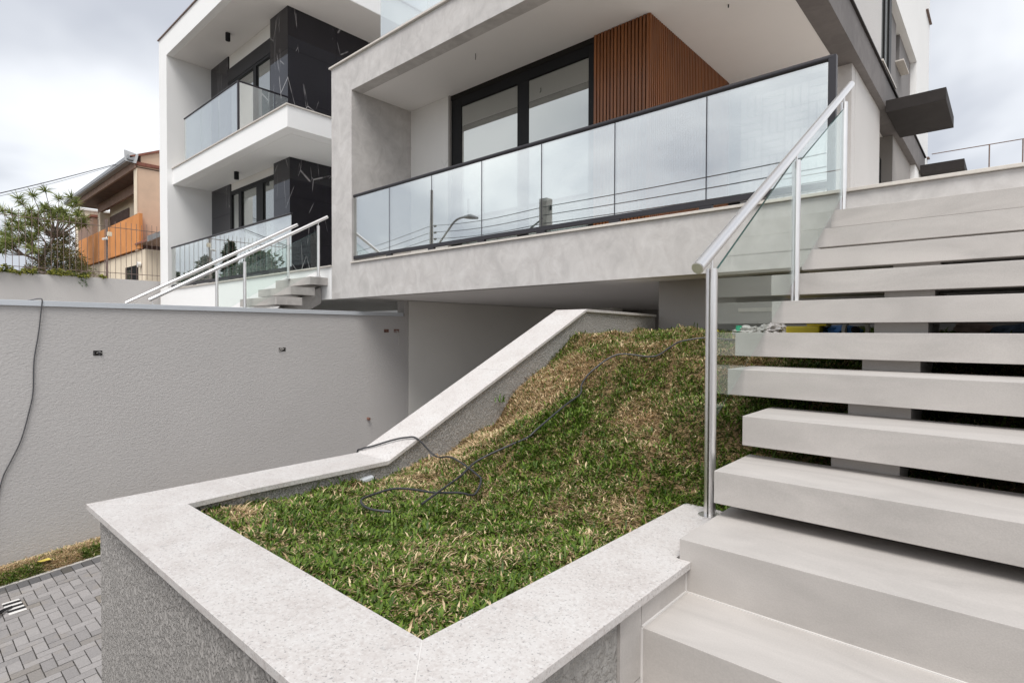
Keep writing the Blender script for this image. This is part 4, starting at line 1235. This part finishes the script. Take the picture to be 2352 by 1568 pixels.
ch = thing('cream_house', 'small pale house with a red edged roof glimpsed behind the tree', 'house', OK_(-60, 13, -3.7))
part('wall', G().prism([OK_(-66.3, 12, -4), OK_(-56.2, 12, -4), OK_(-56.2, 12, 9.8), OK_(-63.9, 12, 11.15), OK_(-66.3, 12, 11.0)], (0, -2.0, 0)), 'cream', ch)
part('roof', G().prism([OK_(-66.5, 11.8, 11.1), OK_(-63.9, 11.8, 11.3), OK_(-56.0, 11.8, 9.9), OK_(-56.0, 11.8, 9.75), OK_(-63.9, 11.8, 11.1), OK_(-66.5, 11.8, 10.9)], (0, -2.3, 0)), 'coping', ch)
part('red_roof', G().prism([OK_(-63.2, 11.4, 9.6), OK_(-57.5, 11.4, 9.75), OK_(-57.5, 11.4, 9.55), OK_(-63.2, 11.4, 9.35)], (0, -.4, 0)), 'tile', ch)
part('shade_wall', G().prism([OK_(-62.6, 11.5, 9.3), OK_(-57.6, 11.5, 9.5), OK_(-57.6, 11.5, 5), OK_(-62.6, 11.5, 5)], (0, -.3, 0)), 'brown_fascia', ch)

# service wire to the orange house
pw = G()
e0 = Vector((-35.70 * K, 8.3 * K, 8.93 * K)); e1 = Vector((-15.0, 1.0, 2.55))
e1 = Vector((-20.0, 2.023, 3.89)); e2 = Vector((-16.0, 0.5, 2.75))
dirv = (e1 - e0)
far = e0 + dirv * 3.0
pts = []
for q in range(25):
    t = q / 24
    p = e0.lerp(far, t); p.z -= math.sin(math.pi * t) * 0.10 * 3
    pts.append(p)
pw.tube(pts, 0.012, 6)
pw.tube([p + Vector((0, 0.02, -0.02 - 0.05 * math.sin(i_ * 0.26))) for i_, p in enumerate(pts)], 0.006, 5)
mesh_obj('service_wire', pw.v, pw.f, 'cable', label='twisted black service wire running from the brown eaves across the sky', cat='wire')

# ================================================================== rear wire rail at the far right
wr_ = thing('wire_rail', 'thin wire rail on slim posts behind the terrace at the far right', 'fence', (0.3, 19, 1.0))
part('wire', G().tube([(-1.62, 19, 4.876), (5.0, 19, 4.872)], 0.012, 6), 'rust', wr_)
p0 = part('post', G().tube([(-0.425, 19, 1.0), (-0.425, 19, 4.876)], 0.016, 6), 'rust', wr_)
dup(p0, (0.64, 0, 0)); dup(p0, (1.3, 0, 0))
hw = thing('retaining_wall', 'low wall carrying the wire rail behind the terrace', 'wall', (2, 19.3, -3))
part('wall', B(-2.5, 8, 18.9, 19.4, -3.3, 2.2), 'lightstucco', hw)

# ================================================================== odds and ends left under the stair
def blob(name, c, r, mat, label, cat, seed, sub=3, amp=0.25, fr=2.5):
    bm = bmesh.new(); bmesh.ops.create_icosphere(bm, subdivisions=sub, radius=1.0)
    for v in bm.verts:
        k = 1 + amp * mnoise.noise(v.co * fr + Vector((seed, seed * 2, 0)))
        v.co = Vector((v.co.x * r[0], v.co.y * r[1], v.co.z * r[2])) * k
        v.co.z = max(v.co.z, -r[2] * 0.55)
    vs_ = [tuple(v.co + Vector(c)) for v in bm.verts]; fs_ = [tuple(v.index for v in f.verts) for f in bm.faces]
    bm.free()
    return mesh_obj(name, vs_, fs_, mat, smooth=True, label=label, cat=cat)
blob('plastic_bag', (-1.37, 4.05, 0.005), (0.10, 0.08, 0.04), 'bag', 'crumpled white plastic bag on the grass under the stair, left of the yellow box', 'bag', 3, 4, 0.5, 3.5)
blob('plastic_bag', (-1.25, 4.2, 0.015), (0.11, 0.09, 0.05), 'bag', 'larger greyish plastic bag touching the yellow box under the stair', 'bag', 9, 4, 0.5, 3.5)
yt = thing('yellow_box', 'bright yellow plastic box lying under the stair treads', 'box', (-1.02, 4.2, -0.03))
part('body', B(-1.14, -0.93, 4.1, 4.3, -0.03, 0.045), 'yellow', yt, 0.012)
part('lid', B(-1.02, -0.90, 4.14, 4.30, 0.046, 0.060), 'yellow', yt, 0.006)
blob('blue_cloth', (-0.84, 4.25, 0.0), (0.12, 0.10, 0.05), 'blue', 'crumpled blue cloth beside the yellow box', 'cloth', 5, 3, 0.4)
ring = G()
for q in range(24):
    a0, a1 = 2 * math.pi * q / 24, 2 * math.pi * (q + 1) / 24
    for (r0, r1, z0_, z1_) in ((0.055, 0.075, -0.02, 0.02),):
        P_ = [(math.cos(a0) * r0, math.sin(a0) * r0), (math.cos(a0) * r1, math.sin(a0) * r1), (math.cos(a1) * r1, math.sin(a1) * r1), (math.cos(a1) * r0, math.sin(a1) * r0)]
        ring.prism([(-0.71 + p[0], 4.0, 0.02 + p[1]) for p in P_][::-1], (0, -0.05, 0))
tr_ = thing('tape_roll', 'white and black roll of tape standing left of the middle stair block', 'tape', (-0.71, 4.02, -0.05))
part('roll', ring, 'white_pl', tr_)
part('core', G().cyl((-0.71, 3.995, 0.02), (-0.71, 4.04, 0.02), 0.022, 20), 'black_pl', tr_)
blob('cardboard_scrap', (-0.16, 4.35, 0.03), (0.09, 0.06, 0.05), 'cardboard', 'brownish torn cardboard scrap in the dark right of the stair block', 'cardboard', 11, 3, 0.35)
blob('denim_cloth', (0.16, 4.3, 0.0), (0.22, 0.12, 0.075), 'denim', 'heap of blue denim in the dark gap at the far right of the stair', 'cloth', 14, 4, 0.35, 2.0)
gc = thing('green_cap', 'tiny green cap on the grass below the glass panel', 'cap', (-1.42, 4.1, -0.03))
part('cap', G().cyl((-1.42, 4.0, 0.0), (-1.42, 4.0, 0.05), 0.02, 10), 'green_plastic', gc)
blob('yellow_sponge', (-1.83, 4.55, 0.01), (0.05, 0.04, 0.025), 'yellow', 'small yellow sponge on the upper grass behind the glass panel', 'sponge', 2, 2, 0.2)

# ================================================================== street side (seen mirrored in the balcony glass)
up1 = thing('utility_pole', 'square concrete utility pole across the street, mirrored in the balcony glass', 'pole', (-11.05, -4.0, -2.9))
part('pole', B(-11.2, -10.9, -4.15, -3.85, -2.9, 4.23), 'pole', up1, 0.01)
part('insulator', G().cyl((-10.85, -4, 3.85), (-10.85, -4, 4.0), 0.04, 8), 'black', up1)
up2 = thing('utility_pole', 'tapered street pole with a curved lamp arm, mirrored in the balcony glass', 'pole', (-20.25, -7.0, -2.9))
part('pole', G().tube([(-20.3, -7, -2.9), (-20.2, -7, 6.6)], [0.17, 0.06], 10), 'pole', up2)
part('lamp_arm', G().tube(smooth_path([(-20.25, -7, 3.6), (-19.4, -7, 4.3), (-18.6, -7, 4.95), (-18.0, -7, 5.06)]), 0.045, 8), 'grey_metal', up2)
part('lamp_head', G().tube([(-18.0, -7, 5.06), (-17.6, -7, 5.03), (-17.15, -7, 4.9)], [.06, .12, .05], 8), 'grey_metal', up2)
for k in range(4):
    part('insulator', G().cyl((-20.0, -7, 4.9 - k * .3), (-19.9, -7, 4.9 - k * .3), 0.05, 8), 'black', up2)
wz = G()
def sag(a, b, s, r=0.012, nn=14):
    a, b = Vector(a), Vector(b)
    wz.tube([a.lerp(b, t / nn) - Vector((0, 0, s * math.sin(math.pi * t / nn))) for t in range(nn + 1)], r, 5)
for k in range(4):
    sag((-20.2, -7, 4.95 - k * .3), (-11.05, -3.86, 3.95 - k * .26), 0.12)
    sag((-11.05, -3.86, 3.95 - k * .26), (4.0, -0.2, 3.15 - k * .25), 0.12)
    sag((-20.2, -7, 4.95 - k * .3), (-40, -11, 5.1 - k * .35), 0.25)
sag((-11.05, -3.86, 3.6), (-20.0, -7, 4.0), 0.9, 0.03)
mesh_obj('power_lines', wz.v, wz.f, 'cable', label='bundle of thin power lines strung between the street poles', cat='wire')
def bg_tree(x, y, z0, h, r, label, c0, c1, conical):
    t = thing('street_tree', label, 'tree', (x, y, z0), 'trees across the street')
    n = 2600
    u = rng.random(n)
    ang = rng.random(n) * 2 * np.pi
    prof = (1 - u) * 0.9 + 0.1 if conical else np.sqrt(np.clip(1 - (2 * u - 1) ** 2, 0, 1)) + 0.1
    rad = r * prof * np.sqrt(rng.random(n)) * (1 + 0.35 * np.sin(ang * 3 + u * 11))
    p = np.column_stack([x + np.cos(ang) * rad, y + np.sin(ang) * rad, z0 + h * (0.22 + 0.78 * u)])
    leaf_cloud('crown', p, 0.25, 0.6, 0.2, c0, c1, t)
    part('trunk', G().tube([(x, y, z0), (x, y, z0 + h * .6)], [.2, .06], 7), 'bark', t)
GREEN = ((0.02, 0.05, 0.02), (0.07, 0.11, 0.04)); DARK = ((0.012, 0.03, 0.012), (0.04, 0.065, 0.025))
for (x_, y_, h_, r_, con, lab) in [
        (-58.5, -8, 8.2, 0.8, True, 'narrow dark conifer mirrored at the left end of the terrace glass'),
        (-56.5, -9, 8.2, 1.5, False, 'round grey green tree mirrored next to the narrow conifer'),
        (-53.0, -8, 7.9, 1.4, False, 'low round tree mirrored left of the tall dark column tree'),
        (-51.0, -8, 9.0, 0.8, False, 'tall slim dark tree mirrored near the fence post reflection'),
        (-48.5, -9, 10.2, 1.0, True, 'ragged dark conifer mirrored behind the steel handrails'),
        (-46.5, -8, 9.2, 0.9, True, 'second ragged conifer mirrored behind the steel handrails'),
        (-44.0, -9, 8.4, 1.8, False, 'broad bushy tree mirrored in the middle of the terrace glass'),
        (-40.5, -8, 8.6, 1.5, False, 'bushy tree mirrored in the right half of the terrace glass')]:
    bg_tree(x_, y_, -2.9, h_, r_, lab, *(DARK if con or r_ < 1 else GREEN), con)

scene.cycles.max_bounces = 10
scene.cycles.transparent_max_bounces = 16
scene.cycles.caustics_reflective = False
scene.cycles.caustics_refractive = False
